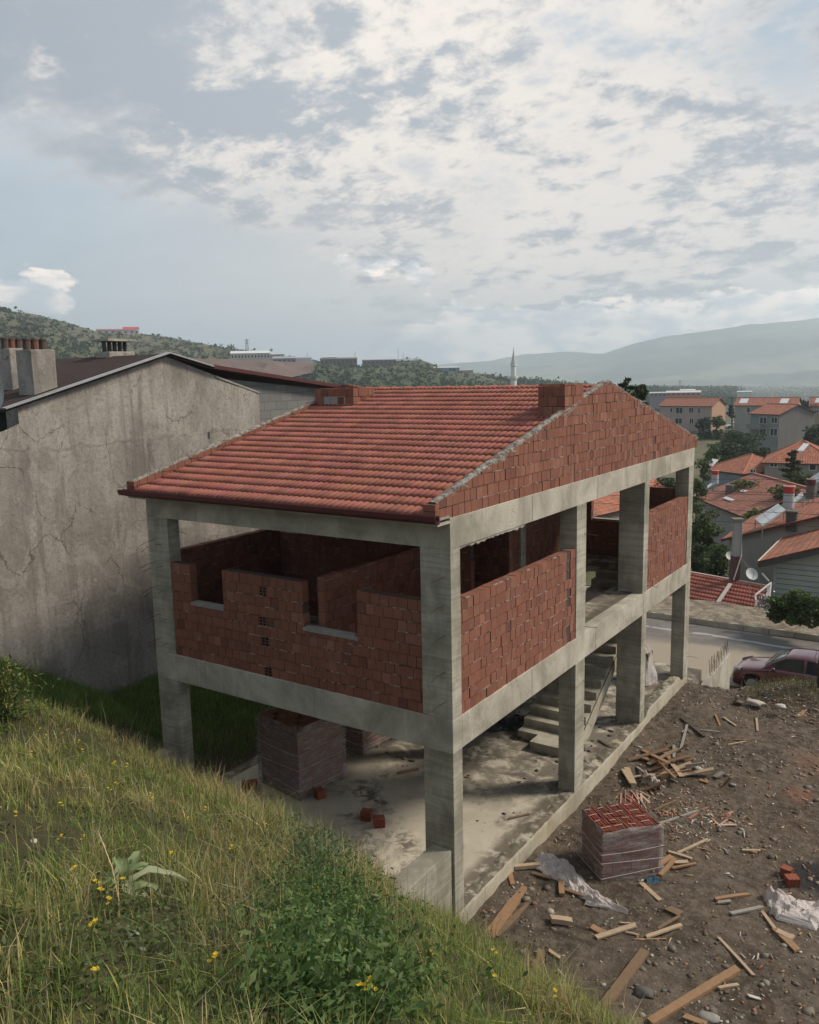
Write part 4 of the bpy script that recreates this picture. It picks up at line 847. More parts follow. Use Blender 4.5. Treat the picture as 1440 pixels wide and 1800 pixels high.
# tall weed at the left edge with curling pods
wd=thing('tall_weed','tall weed with curling pale seed pods at the left edge of the slope','plant',hit(20,1262))
wq=np.array(wd.location[:])
for i in range(26):
    m=MB(); a=random.uniform(0,6.28); h=random.uniform(.45,1.15); e=wq+[math.cos(a)*.35*random.random()+CR[0]*random.uniform(-.55,.3),math.sin(a)*.35*random.random()+CR[1]*random.uniform(-.55,.3),h]; mid=(wq+e)/2+[0,0,.1]
    m.tube([wq+[random.uniform(-.25,.1),random.uniform(-.1,.1),0],mid,e],.009,5,(.10,.14,.035),r2=.004)
    for k_ in range(7):
        u=random.uniform(.3,1); p0=wq+(e-wq)*u; dd=CR*random.uniform(-1,1)+np.array([0,0,random.uniform(.2,1.)]); dd/=np.linalg.norm(dd); m.tube([p0,p0+dd*.07,p0+dd*.12+[0,0,.05]],.009,5,(.30,.28,.09) if k_%3 else (.12,.15,.04),r2=.003)
    m.build('stem',M['leaf'],wd)
lc=[]
for i in range(1500): lc.append(wq+[random.gauss(-.12,.22),random.gauss(0,.2),abs(random.gauss(.25,.25))])
leaves('leaves',np.array(lc),.075,pal(np.random.default_rng(4),1500,[(.075,.11,.03),(.14,.17,.05),(.22,.20,.08)],[3,2,1]),31,parent=wd,k=None,asp=.3)
# pale stones in the turf
def stone_mesh(r=1.,fl=.6,big=False):
    import bmesh; bm=bmesh.new(); bmesh.ops.create_icosphere(bm,subdivisions=1 if not big else 2,radius=r); 
    me=bpy.data.meshes.new('s'); 
    for v in bm.verts: v.co*=random.uniform(.6,1.25); v.co.z*=fl
    V=np.array([v.co[:] for v in bm.verts]); Fc=np.array([[w.index for w in f.verts] for f in bm.faces]); bm.free(); bpy.data.meshes.remove(me); return V,Fc
def scat_stones(name,pts,size,cols,w,seed,lab,fl=.6,mt='paint'):
    r=np.random.default_rng(seed); Vs=[];Fs=[];n=len(pts); var=[stone_mesh(1,fl) for _ in range(6)]; b=0
    for i in range(n):
        V,Fc=var[i%6]; a=r.uniform(0,6.28); ca,sa=math.cos(a),math.sin(a); s=size[i]; st=r.uniform(.7,1.5); X=V[:,0]*s*st; Y=V[:,1]*s; Vs.append(np.c_[X*ca-Y*sa,X*sa+Y*ca,V[:,2]*s]+pts[i]); Fs.append(Fc+b); b+=len(V)
    nf=len(var[0][1]); col=np.repeat(pal(r,n,cols,w),nf,0); o=npmesh(name,np.concatenate(Vs),np.concatenate(Fs),col,M[mt]); kind(o,'stuff',lab); return o
r=np.random.default_rng(77); N=16000; X=r.uniform(.1,12,N)**1.0; Y=r.uniform(-3,16.5,N); cl=vnoise(X,Y,.5,3.)
k=(r.uniform(0,1,N)<.30+1.6*cl); X,Y=X[k],Y[k]; P=np.array([(a,b,lotz(a,b)) for a,b in zip(X,Y)]); P=P[inview(P,30)]
scat_stones('loose_stones',P,np.clip(np.random.default_rng(5).gamma(1.8,.0125,len(P)),.008,.10),[(.19,.16,.125),(.13,.105,.082),(.33,.29,.235),(.22,.12,.08)],[5,5,1.6,1],9,'loose stones and clods over the dirt ground')
# pale chips
r=np.random.default_rng(78); N=1500; X=np.concatenate([r.uniform(.1,8,N),r.normal(1.7,.7,420),r.normal(3.4,.8,220)]); Y=np.concatenate([r.uniform(-2,16,N),r.normal(5.6,.8,420),r.normal(12.6,.7,220)])
k=X>.05; X,Y=X[k],Y[k]; n=len(X); Z=np.array([lotz(a,b) for a,b in zip(X,Y)])+.012; a=r.uniform(0,6.28,n); L=r.gamma(1.5,.017,n)+.010; Wd=r.uniform(.003,.014,n); dx=np.c_[np.cos(a)*L,np.sin(a)*L,r.normal(0,.012,n)]; dy=np.c_[-np.sin(a)*Wd,np.cos(a)*Wd,np.zeros(n)]; B=np.c_[X,Y,Z]
up=np.array([0,0,.012]); V=np.stack([B-dx-dy,B+dx-dy,B+dx+dy,B-dx+dy,B-dx-dy+up,B+dx-dy+up,B+dx+dy+up,B-dx+dy+up],1).reshape(-1,3); b=np.arange(n)*8
Fq=np.concatenate([np.stack([b+i for i in f],1) for f in ((4,5,6,7),(0,1,5,4),(1,2,6,5),(2,3,7,6),(3,0,4,7))]); cc=pal(r,n,[(.36,.24,.145),(.47,.38,.28),(.20,.13,.085),(.55,.52,.48),(.28,.12,.08)],[4,2,4,1,1]); kind(npmesh('wood_chips',V,Fq,np.tile(cc,(5,1)),M['wood']),'stuff','wood splinters and chips strewn over the dirt')
# dark debris flakes on the slab
r=np.random.default_rng(80); N=1500; X=r.uniform(-6.8,-.3,N); Y=r.uniform(.1,12.8,N); cl=vnoise(X,Y,.8,6.)+.1*(Y-4); k=r.uniform(0,1,N)<.16+cl; X,Y=X[k],Y[k]
P=np.c_[X,Y,np.full(len(X),-.008)]; scat_stones('floor_debris',P,np.clip(r.gamma(1.5,.017,len(P)),.006,.07),[(.05,.045,.04),(.12,.09,.06),(.22,.18,.14)],[5,3,1],11,'dark flakes and crumbs of mortar on the ground floor slab',fl=.3)
# stones in the grass
for i,(a,b,s,cl_) in enumerate(((235,1648,.075,(.24,.23,.21)),(58,1480,.05,(.42,.39,.35)),(250,1672,.04,(.3,.28,.25)),(225,1630,.035,(.33,.31,.28)))):
    q=hit(a,b); V,Fc=stone_mesh(1,.5,True); o=npmesh('stone',V*s*[1.3,1,1]*.6+q+[0,0,s*.15],Fc,np.tile(cl_,(len(Fc),1)),M['paint']); tag(o,['large grey stone in the bare patch of the slope','small pale stone in the grass by the left edge','small stone just below the large grey stone','small pale stone just above the large grey stone'][i],'stone','stones in the slope')
# yard grass
X,Y,r=scatter(90000,-11.,-7.4,-1.5,14,41); P=np.array([(a,b,yardz(a,b)) for a,b in zip(X,Y)]); u=(-7.4-X)/3.6; n_=vnoise(X,Y,.9,4.)
k=inview(P,20)&(r.uniform(0,1,len(X))<np.clip((u-.12)*2+n_*1.2-2.*((Y<1.6)&(X>-9.6)),0,1)); P=P[k]; n=len(P)
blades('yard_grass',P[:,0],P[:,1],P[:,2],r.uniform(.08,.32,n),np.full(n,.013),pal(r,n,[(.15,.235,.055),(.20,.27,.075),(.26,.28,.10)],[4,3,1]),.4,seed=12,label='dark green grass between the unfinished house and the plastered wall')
# weeds on the mound
X,Y,r=scatter(9000,1.6,4.6,12.6,15.2,51); P=np.array([(a,b,lotz(a,b)) for a,b in zip(X,Y)]); k=(P[:,2]>-.12+r.normal(0,.07,len(X)))&(r.uniform(0,1,len(X))<.20); P=P[k]; n=len(P)
blades('mound_weeds',P[:,0],P[:,1],P[:,2],r.uniform(.05,.28,n),np.full(n,.016),pal(r,n,[(.10,.12,.05),(.16,.16,.07),(.22,.19,.11)],[4,3,2]),.5,seed=14,label='sparse weeds growing on the earth mound by the red car')
# ---------------------------------------------------------------- pallets of brick and tile
def pallet_of(o3,ux,uy,h,name,label,mode,wrap=True,grp=None):
    """o3 near bottom corner, ux/uy edge vectors (2d)"""
    o3=np.array(o3,float); ux=np.array([*ux,0.]); uy=np.array([*uy,0.]); T=thing(name,label,'pallet',o3,grp)
    lx,ly=np.linalg.norm(ux),np.linalg.norm(uy); ex,ey=ux/lx,uy/ly; Z=np.array([0,0,1.])
    m=MB()
    for i in range(3): m.obox(o3+ey*(ly-.1)*i/2,ux,ey*.1,Z*.02,(.22,.15,.09)); m.obox(o3+ey*(ly-.1)*i/2+Z*.02,ux,ey*.08,Z*.07,(.2,.14,.09))
    for i in range(7): m.obox(o3+ex*(lx-.1)*i/6+Z*.09,ex*.1,uy,Z*.02,tuple(q*random.uniform(.8,1.1) for q in (.26,.18,.11)))
    m.build('wooden_pallet',M['wood'],T)
    m=MB(); z=.115; ins=.025; r=0
    nx=max(1,round((lx-2*ins)/.20)); ny=max(1,round((ly-2*ins)/.20)); bx,by=(lx-2*ins)/nx,(ly-2*ins)/ny
    hb=.192 if mode!='tile' else .20
    while z<h-.05:
        ztop=min(z+hb-.006,h)
        for i in range(nx):
            for j in range(ny):
                if not(i in(0,nx-1) or j in(0,ny-1) or z+hb>=h-.06): continue
                p=o3+ex*(ins+i*bx+random.uniform(0,.008))+ey*(ins+j*by+random.uniform(0,.008))+Z*z
                if mode=='hollow' and z+hb>=h-.06 and (i*3+j*5)%4==0: continue
                c=bc() if mode!='tile' else tuple(q*random.uniform(.8,1.1) for q in (.20,.07,.045)); m.obox(p,ex*(bx-.008),ey*(by-.008),Z*(ztop-z),c)
        z+=hb
    if mode=='tile':
        rows=4; zt=h; w=(ly-2*ins)/rows
        for k in range(rows):
            x=ins; 
            while x<lx-ins-.02:
                tl=random.uniform(-.01,.02); m.obox(o3+ex*x+ey*(ins+k*w+.01)+Z*(zt-.10),ex*.022+Z*.0,ey*(w-.02),Z*(.11+tl*.8),tuple(q*random.uniform(.65,1.25) for q in (.22,.070,.048))); x+=.040
    b=m.build('tile_stack' if mode=='tile' else 'brick_stack',M['brick'],T)
    if mode=='tile':
        m=MB(); 
        for k in range(4):
            for q in range(4):
                p=o3+ey*(ins+(k+.5)*(ly-2*ins)/4+.02*math.sin(q*3+k))+ex*(ins+lx*.23*q)+Z*(h+.030); m=MB(); m.obox(p,ex*lx*random.uniform(.10,.17)+ey*random.uniform(-.03,.03),ey*.012,Z*.004,(.55,.42,.34)); m.build('strap',M['paint'],T)
    if wrap:
        G=[]; n=72; C4=[o3-ex*.02-ey*.02,o3+ux+ex*.02-ey*.02,o3+ux+uy+ex*.02+ey*.02,o3+uy-ex*.02+ey*.02]; ct=o3+ux/2+uy/2
        for i in range(n+1):
            u=(i%n)/n*4; k=int(u)%4; f=u-int(u); p=C4[k]*(1-f)+C4[(k+1)%4]*f; dirn=(p-ct); dirn/=np.linalg.norm(dirn); col=[]
            for q in range(22):
                zz=.07+(h+.015-.07)*q/21; nn=mnoise.noise((p[0]*3,p[1]*3,zz*6+u))*.022+abs(mnoise.noise((u*2.5,zz*11,4)))*.012; inn=.06 if q==21 else 0; col.append(p+dirn*(.012+nn-inn)+Z*(zz+(.02*mnoise.noise((u*3,1,9)) if q>18 else 0)))
            G.append(col)
        m=MB(); m.grid(G); m.build('plastic_wrap',M['film'],T,smooth=True)
        m=MB()
        for q in range(3):
            zz=.25+q*(h-.35)/3; pts=[]
            for i in range(n//2+1):
                u=i/(n//2)*4; k=int(u)%4; f=u-int(u); p=C4[k]*(1-f)+C4[(k+1)%4]*f; dd=(p-ct); dd/=np.linalg.norm(dd); pts.append(p+dd*.035+Z*(zz+.05*math.sin(u*1.6+q*2)))
            m.tube(pts,.005,4,(.5,.46,.43),cap=False)
        m.build('wrap_fold',M['sheet'],T)
    return T
pallet_of((-4.82,1.62,-.01),(-1.36,.22),(.16,1.36),1.60,'brick_pallet','large plastic wrapped pallet of hollow bricks standing on the ground floor slab','hollow')
pallet_of((-5.0,4.1,-.01),(-1.25,.1),(.08,1.2),1.25,'brick_pallet','smaller brick pallet deeper inside the ground floor behind the large one','hollow')
q3=onz(1059,1565,-.47); pallet_of((q3[0],q3[1],-.47),(.80,.86),(-.70,.62),1.12,'tile_pallet','plastic wrapped pallet of red roof tiles standing on the dirt beside the plinth','tile')
def loose_brick(px,py,z,rz,lab,tilt=0.,l=.29):
    p=onz(px,py,z); m=MB(); w,h=.19,.19; ca,sa=math.cos(rz),math.sin(rz); ex=np.array([ca,sa,0]); ey=np.array([-sa,ca,0]); Z=np.array([math.sin(tilt)*ca,math.sin(tilt)*sa,math.cos(tilt)]); c=(.25,.075,.045)
    m.obox(p-ex*l/2-ey*w/2+ey*.02,ex*l,ey*(w-.02),Z*h,c)
    for i in range(4): m.obox(p-ex*l/2-ey*w/2+ex*(l-.015)*i/3,ex*.015,ey*.021,Z*h,c)
    for i in range(4): m.obox(p-ex*l/2-ey*(w/2+.001)+Z*(h-.014)*i/3,ex*l,ey*.02,Z*.014,c)
    o=m.build('hollow_brick',M['brick']); tag(o,lab,'brick'); 
    # origin at its base
    off=Vector(p); o.data.transform(Matrix.Translation(-off)); o.location=off
loose_brick(645,1440,-.012,.3,'loose hollow brick on the slab, left one of the pair lying in the open',l=.22)
loose_brick(667,1452,-.012,.75,'loose hollow brick on the slab, right one of the pair lying in the open',l=.22)
loose_brick(437,1388,-.012,.9,'loose hollow brick tilted on its edge left of the wrapped brick pallet',.3)
loose_brick(562,1402,-.012,-.4,'loose hollow brick at the right foot of the wrapped brick pallet',l=.2)
loose_brick(1392,1558,-.40,.6,'broken red brick beside the burnt patch at the right edge',l=.22); loose_brick(1383,1542,-.40,1.4,'small broken red brick just above the crumpled plastic at the right edge',l=.16)
loose_brick(1415,1232,-.05,.4,'red brick lying on the earth mound below the red car',l=.25)
# ---------------------------------------------------------------- boards
def board(px1,py1,px2,py2,w,th,col,label,cat='plank',z=None,lift=0.,group=None,name='wooden_plank',taper=0.):
    def g(px,py):
        p=onz(px,py,-.4)
        for _ in range(4): p=onz(px,py,lotz(p[0],p[1]) if z is None else z)
        return p
    a,b=g(px1,py1),g(px2,py2); a=a+[0,0,.012]; b=b+[0,0,.012+lift]; d=b-a; L=np.linalg.norm(d); d/=L; s=np.cross(d,[0,0,1]); s/=np.linalg.norm(s); u=np.cross(s,d); m=MB(); n=max(3,int(L/.12)); G=[]
    for i in range(n+1):
        f=i/n; ww=w*(1-taper*max(0,(f-.6)/.4))*(1+random.uniform(-.04,.04)); c=a+d*L*f+u*(.006*math.sin(f*3+px1)); e=random.uniform(-.02,.02) if i in(0,n) else 0
        G.append([c-s*ww/2+d*e,c-s*ww/2+u*th+d*e,c+s*ww/2+u*th-d*e,c+s*ww/2-d*e,c-s*ww/2+d*e])
    m.grid(G,col); m.face(G[0][:4],col); m.face(G[-1][:4][::-1],col); off=(a+b)/2; o=m.build(name,M['wood']); o.data.transform(Matrix.Translation(Vector(-off))); o.location=off; tag(o,label,cat,group); return o
OR,PA,GR,BR,DK=(.30,.185,.105),(.42,.32,.22),(.27,.26,.24),(.20,.135,.085),(.075,.06,.05)
for q in [
 (858,1650,923,1562,.20,.035,OR,'wide orange board lying at the left edge of the dirt near the plinth corner'),
 (872,1648,928,1592,.10,.03,BR,'narrow brown board beside the wide orange board'),
 (903,1528,948,1525,.09,.07,PA,'short pale beam end by the plinth left of the crumpled sheet'),
 (896,1535,902,1558,.09,.03,OR,'very short orange offcut below the pale beam end'),
 (936,1537,968,1546,.08,.03,BR,'small brown board under the upper end of the crumpled sheet'),
 (986,1550,988,1576,.10,.05,OR,'stubby orange block in front of the tile pallet'),
 (992,1565,1050,1586,.08,.03,BR,'brown board along the front of the crumpled sheet'),
 (968,1621,1006,1626,.12,.09,PA,'short thick pale block lying alone on the dirt'),
 (1048,1650,1118,1629,.10,.03,PA,'pale plank right of the short thick block'),
 (1040,1631,1060,1642,.13,.03,OR,'small square board touching the pale plank'),
 (1090,1624,1110,1625,.03,.02,PA,'thin short batten above the pale plank'),
 (1100,1641,1123,1646,.03,.02,PA,'thin short batten right of the pale plank'),
 (1136,1649,1198,1629,.07,.03,PA,'narrow plank lying under the bent splinter in mid dirt'),
 (1157,1636,1196,1612,.045,.03,BR,'bent brown splinter across the narrow plank'),
 (1174,1597,1197,1609,.17,.02,BR,'flat brown board piece above the bent splinter'),
 (1116,1653,1172,1653,.025,.02,OR,'very thin lath lying level below the narrow plank'),
 (1127,1555,1161,1585,.09,.03,PA,'plank leaning toward the front corner of the tile pallet'),
 (1144,1533,1181,1508,.11,.04,OR,'upper orange board right beside the tile pallet'),
 (1160,1541,1187,1513,.08,.04,OR,'lower orange board crossing beside the tile pallet'),
 (1175,1499,1216,1512,.06,.03,PA,'pale batten behind the right side of the tile pallet'),
 (1192,1501,1244,1478,.05,.03,PA,'long pale batten pointing away from the tile pallet'),
 (1182,1529,1224,1520,.045,.03,OR,'thin orange batten right of the crossing boards'),
 (1184,1518,1210,1517,.10,.03,PA,'short pale board between the battens right of the pallet'),
 (1257,1583,1316,1574,.07,.03,OR,'orange brown plank on the stony patch at right'),
 (1262,1589,1285,1587,.06,.03,GR,'grey offcut just below the orange brown plank'),
 (1284,1609,1340,1596,.07,.03,GR,'weathered grey plank left of the plastic heap'),
 (1340,1606,1364,1637,.06,.03,PA,'pale plank leaning toward the fork of boards under the plastic heap'),
 (1363,1636,1402,1675,.13,.04,OR,'broad orange plank forming the lower arm of the fork'),
 (1366,1640,1394,1652,.12,.04,PA,'short broad plank forming the right arm of the fork'),
 (1263,1651,1325,1718,.05,.03,PA,'thin pale stake lying diagonally in the right foreground'),
 (1143,1802,1297,1708,.13,.06,OR,'long heavy orange beam in the bottom foreground'),
 (1040,1802,1134,1676,.15,.06,BR,'long weathered brown beam rising from the bottom edge'),
 (1263,1740,1298,1734,.05,.03,PA,'short pale stick just right of the heavy orange beam'),
 (942,1744,943,1690,.13,.03,BR,'upright looking brown board by the grass edge, left one'),
 (949,1712,951,1672,.11,.03,BR,'upright looking brown board by the grass edge, right one'),
 (959,1736,963,1682,.04,.02,DK,'dark bent strip beside the brown boards at the grass edge'),
 (965,1673,985,1687,.06,.03,PA,'small pale stick above the dark bent strip'),
 (1305,1496,1337,1498,.06,.03,PA,'short pale stick alone on the bare dirt at right'),
 (1159,1450,1226,1427,.05,.03,GR,'long greyish pole running from the tile pallet to the rubble'),
 (1150,1427,1189,1409,.03,.03,BR,'thin dark pole between wood heap and tile pallet'),
 (1315,1753,1337,1758,.05,.02,(.55,.52,.47),'small white chip of board in the right foreground'),
 (1203,1789,1242,1803,.10,.03,OR,'reddish board end at the bottom edge'),
 (1198,1264,1238,1297,.06,.04,DK,'dark scaffold plank on the slope behind the wood heap'),
 (1208,1277,1196,1322,.06,.04,GR,'grey pole rising out of the wood heap'),
 (1232,1285,1266,1288,.04,.02,GR,'thin grey lath on the slope behind the wood heap'),
 (1272,1262,1294,1277,.05,.02,PA,'pale lath left of the earth mound'),
 (1258,1258,1266,1277,.05,.02,OR,'small orange lath left of the earth mound'),
 (1385,1231,1413,1242,.05,.02,PA,'pale lath on the earth mound pointing at the red brick'),
 (1406,1263,1414,1251,.09,.04,OR,'short orange block on the right of the earth mound'),
 (1330,1264,1332,1287,.05,.03,PA,'pale stick standing out on the slope of the mound'),
 (1280,1310,1312,1305,.04,.02,PA,'upper pale lath in the middle of the stony slope'),
 (1290,1302,1318,1302,.03,.02,OR,'small lath above the pale lath in the stony slope')]:
    board(*q[:8],taper=.5 if 'wide orange' in q[7] else 0.)
HS=[(1150,1368,1216,1372),(1190,1350,1240,1363),(1195,1366,1255,1364),(1120,1350,1168,1395),(1145,1330,1187,1385),(1140,1345,1192,1335),(1165,1320,1183,1345),(1105,1338,1175,1328),(1182,1345,1198,1385),(1095,1355,1110,1388),(1102,1352,1114,1386),(1130,1320,1175,1362),(1135,1390,1170,1392),(1160,1365,1215,1350),(1190,1325,1208,1327),(1118,1330,1150,1342),(1230,1372,1245,1378),(1257,1368,1272,1366),(1275,1380,1287,1386),(1172,1315,1186,1312),(1100,1370,1160,1362),(1185,1312,1185,1338),(1205,1340,1222,1346),(1140,1357,1178,1348),(1128,1372,1148,1382),(1155,1345,1213,1337)]
for i,(a,b,c,d) in enumerate(HS):
    board(a,b,c,d,random.uniform(.05,.13),random.uniform(.02,.035),random.choice((OR,PA,PA,BR,OR,GR)),'broken board tangled in the wood heap beside the plinth',lift=random.uniform(0,.30),group='broken boards of the wood heap')
for i in range(16):
    a,b=random.gauss(1262,24),random.gauss(1442,8); an=random.uniform(-.6,.9); l=random.uniform(8,24)
    board(a,b,a+l*math.cos(an),b+l*math.sin(an),random.uniform(.02,.06),.015,random.choice(((.42,.22,.15),(.5,.38,.3),(.30,.14,.09))),'reddish splinter in the litter patch right of the pole',group='reddish splinters of the litter patch')
for i in range(14):
    a,b=random.gauss(1112,13),random.gauss(1398,8); an=random.uniform(.5,1.7); l=random.uniform(10,26)
    board(a,b,a+l*math.cos(an),b+l*math.sin(an),random.uniform(.02,.05),.012,random.choice(((.42,.22,.16),(.5,.36,.28),(.34,.16,.11))),'reddish splinter below the left end of the wood heap',group='reddish splinters below the wood heap')
for (a,b,s,c,l) in ((1130,1746,.16,(.10,.09,.08),'flat dark grey stone beside the long brown beam'),(1247,1791,.15,(.24,.225,.20),'pale grey stone at the bottom edge of the dirt'),(1120,1733,.05,(.11,.11,.11),'small dark stone above the flat dark stone'),(1288,1380,.08,(.25,.23,.2),'angular stone right of the wood heap'),(1328,1237,.22,(.46,.42,.36),'pale slab of rubble at the foot of the mound'),(1372,1242,.14,(.48,.45,.40),'white lump of rubble beside the pale slab of the mound'),(1299,1235,.14,(.16,.12,.09),'brown lump of earth left of the pale rubble slab'),(1228,1352,.10,(.42,.38,.34),'pale mortar lump in the wood heap')):
    p=onz(a,b,-.35); p=onz(a,b,lotz(p[0],p[1])); V,Fc=stone_mesh(1,.4,True); V=V*s*[1.3,.9,1]*.85; o=npmesh('rubble_stone',V,Fc,np.tile(c,(len(Fc),1)),M['paint']); o.location=p+[0,0,s*.12]; tag(o,l,'stone')
# ---------------------------------------------------------------- crumpled plastic
def crumple(name,label,cat,path,widths,hgt,seed,z=None):
    P=[]; 
    for (a,b) in path:
        p=onz(a,b,-.4); p=onz(a,b,lotz(p[0],p[1]) if z is None else z); P.append(p)
    n=46; w=28; G=[]; us=np.linspace(0,len(P)-1,n)
    for u in us:
        k=min(int(u),len(P)-2); f=u-k; c=P[k]*(1-f)+P[k+1]*f; d=P[k+1]-P[k]; d/=np.linalg.norm(d); s=np.cross(d,[0,0,1]); ww=widths[k]*(1-f)+widths[k+1]*f; r=[]
        for j in range(w):
            v=j/(w-1)*2-1; ph=(u*2.1,v*1.6*ww/.3,seed); hh=hgt*(1-v*v)**.6*(.25+abs(mnoise.noise((u*1.9,v*1.6,seed)))*1.5)+.035*(1-abs(mnoise.noise((u*4.2+v*2,v*3.1,seed+3)))*2)*(1-v*v)+.010*mnoise.noise((u*13,v*11,seed))
            e=mnoise.noise((u*2.5,3*np.sign(v),seed+8))*.35*ww; r.append(c+s*(v*ww+e*abs(v))+d*.06*mnoise.noise(ph)+np.array([0,0,hh+.01]))
        G.append(r)
    m=MB(); m.grid(G); off=np.mean(P,0); o=m.build(name,M['sheet'],smooth=False); o.data.transform(Matrix.Translation(Vector(-off))); o.location=off; tag(o,label,cat); return o
crumple('plastic_sheet','long crumpled pinkish plastic sheet trailing in front of the tile pallet','plastic sheet',[(950,1508),(975,1525),(1000,1545),(1030,1572),(1060,1588),(1105,1607)],[.18,.34,.22,.17,.15,.03],.10,3)
crumple('plastic_sheet','bunched pinkish plastic sheet at the right edge above the fork of boards','plastic sheet',[(1352,1575),(1380,1592),(1405,1612),(1450,1608)],[.14,.36,.40,.34],.24,8)
crumple('plastic_sheet','small crumpled white plastic piece in the wood heap','plastic sheet',[(1132,1372),(1148,1378),(1158,1390)],[.12,.16,.06],.25,12)
crumple('plastic_sheet','flat pinkish plastic scrap under the long crumpled sheet','plastic sheet',[(1030,1588),(1050,1592),(1066,1596)],[.05,.07,.03],.02,15)
crumple('plastic_sheet','small blue plastic scrap at the right foot of the tile pallet','plastic sheet',[(1135,1550),(1150,1549),(1160,1552)],[.05,.08,.03],.04,18).data.materials[0]=plain('blue_plastic',(.06,.16,.22),.5)
crumple('tarpaulin','black crumpled tarpaulin lying in the dark middle of the ground floor','tarpaulin',[(856,1283),(880,1275),(908,1270),(930,1262)],[.2,.42,.34,.1],.14,22,z=-.01).data.materials[0]=plain('black_tarpaulin',(.018,.02,.024),.5)
for q in [(700,1360,735,1352,.09,.02,BR,'short brown board on the slab between the pallet and the near column'),(590,1352,566,1362,.08,.02,BR,'narrow board leaning out from the base of the wrapped brick pallet'),(440,1392,500,1402,.12,.02,PA,'flat board lying in front of the wrapped brick pallet'),(895,1440,930,1432,.05,.02,BR,'thin stick on the slab near the plinth'),(1052,1302,1078,1318,.05,.02,DK,'dark stick on the slab edge between the two middle columns'),(905,1300,945,1290,.12,.03,DK,'dark board in the debris below the stairs')]:
    board(*q[:8],z=-.01)
r_=np.random.default_rng(66)
tb=thing('covered_heap','heap under a white plastic cover between the far columns by the road','covered heap',(-.95,12.3,0))
m=MB(); G=[]
for i in range(25):
    a=i/24*2*math.pi; r_=[]
    for j in range(12):
        v=j/11; rr=.55*(1-v)**.45*(1+.18*mnoise.noise((math.cos(a)*2,math.sin(a)*2,v*3))); r_.append((-.95+rr*math.cos(a)*.7,12.3+rr*math.sin(a)*.8,1.15*v+.05*mnoise.noise((math.cos(a)*3,math.sin(a)*3,v*5))))
    G.append(r_)
m.grid(G); m.build('plastic_cover',M['sheet'],tb); m=MB(); m.box((-1.2,12.1,-.01),(-.75,12.5,.9),(.2,.15,.1)); m.build('crate_stack',M['wood'],tb)
# ---------------------------------------------------------------- rebar wall and landing
rw=thing('rebar_wall','low unfinished concrete wall with rusty rebar sticking out of its top beside the red car','wall',(.2,15.5,-2))
m=MB(); G=[]; ys_=np.linspace(13.5,17.65,34)
for y in ys_:
    zt=np.interp(y,[13.5,13.9,14.3,14.8,15.6,17.65],[-.25,-.55,-.80,-.60,-.56,-.50])+random.uniform(-.03,.03)*(y<15.4); G.append([(.10,y,-2.6),(.10,y,zt),(.27,y,zt+random.uniform(-.02,.01)),(.27,y,-2.6)])
m.grid(G); m.face(G[0]); m.face(G[-1][::-1]); m.build('wall',M['beam'],rw)
for i in range(22):
    y=15.3+i*.108; x=.15 if i%2 else .22; m=MB(); m.tube([(x,y,-.6),(x,y,-.3),(x+random.uniform(-.03,.03),y+random.uniform(-.03,.03),-.12+random.uniform(-.05,.08))],.008,5); m.build('rebar',M['steel'],rw)
st=thing('concrete_landing','pale concrete landing slab just outside the far corner column','slab',(-.5,14,-.5)); m=MB(); m.box((-1.6,13.5,-1.6),(.05,14.9,-.28),j=.01); m.build('landing',M['slab'],st,bevel=.01)
# ---------------------------------------------------------------- road and bank
def strip(name,y0,y1,z0,z1,x0,x1,mt,n=60,m_=8,k='structure',nz=0.):
    m=MB(); G=[[(x,y0+(y1-y0)*j/m_+.15*mnoise.noise((x*.4,y0,0))*0,z0+(z1-z0)*j/m_+nz*mnoise.fractal((x*1.3,(y0+(y1-y0)*j/m_)*1.3,2),1,2,4)) for x in np.linspace(x0,x1,n)] for j in range(m_+1)]
    m.grid(G); o=m.build(name,M[mt],smooth=True); kind(o,k); return o
strip('road',18.6,25.55,-2.0,-2.02,-60,60,'road',80,10)
kb=thing('road_kerb','low dirty concrete kerb along the far side of the road','kerb',(0,25.5,-2))
for i in range(60):
    x=-30+i*1.0; 
m=MB(); 
for i in range(70):
    x=-35+i; m.box((x,25.5,-2.2),(x+.985,25.72,-1.78+random.uniform(-.012,.012)),j=.006)
m.build('kerb_stones',M['plinth'],kb,bevel=.01)
strip('gravel_bank',25.7,28.6,-1.84,-1.75,-60,60,'bank',260,16,nz=.07)
strip('gravel_bank',28.6,32.,-1.75,-4.6,-60,60,'town',60,5,nz=.1)
# post at the right edge
p=onz(1441,1224,-.1); po=thing('timber_post','dark timber post standing at the right edge in front of the red car','post',p); z1=(onx(1437,1096,p[0])[2]); dd=np.linalg.norm(p[:2]-CP[:2]); zt=at(1437,1096,dd)[2]
m=MB(); m.hexa([(p[0]-.09,p[1]-.08,p[2]-.5),(p[0]+.09,p[1]-.08,p[2]-.5),(p[0]+.09,p[1]+.08,p[2]-.5),(p[0]-.09,p[1]+.08,p[2]-.5),(p[0]-.06,p[1]-.06,zt),(p[0]+.09,p[1]-.06,zt),(p[0]+.09,p[1]+.07,zt),(p[0]-.06,p[1]+.07,zt)],(.055,.045,.038)); m.build('post',M['wood'],po,bevel=.01)
m=MB(); m.tube([(p[0]-.1,p[1]-.09,zt-1.1),(p[0]-.16,p[1]-.1,zt-.95),(p[0]-.12,p[1]-.1,zt-.8)],.02,6,(.5,.5,.5)); m.build('bracket',M['galv'],po)
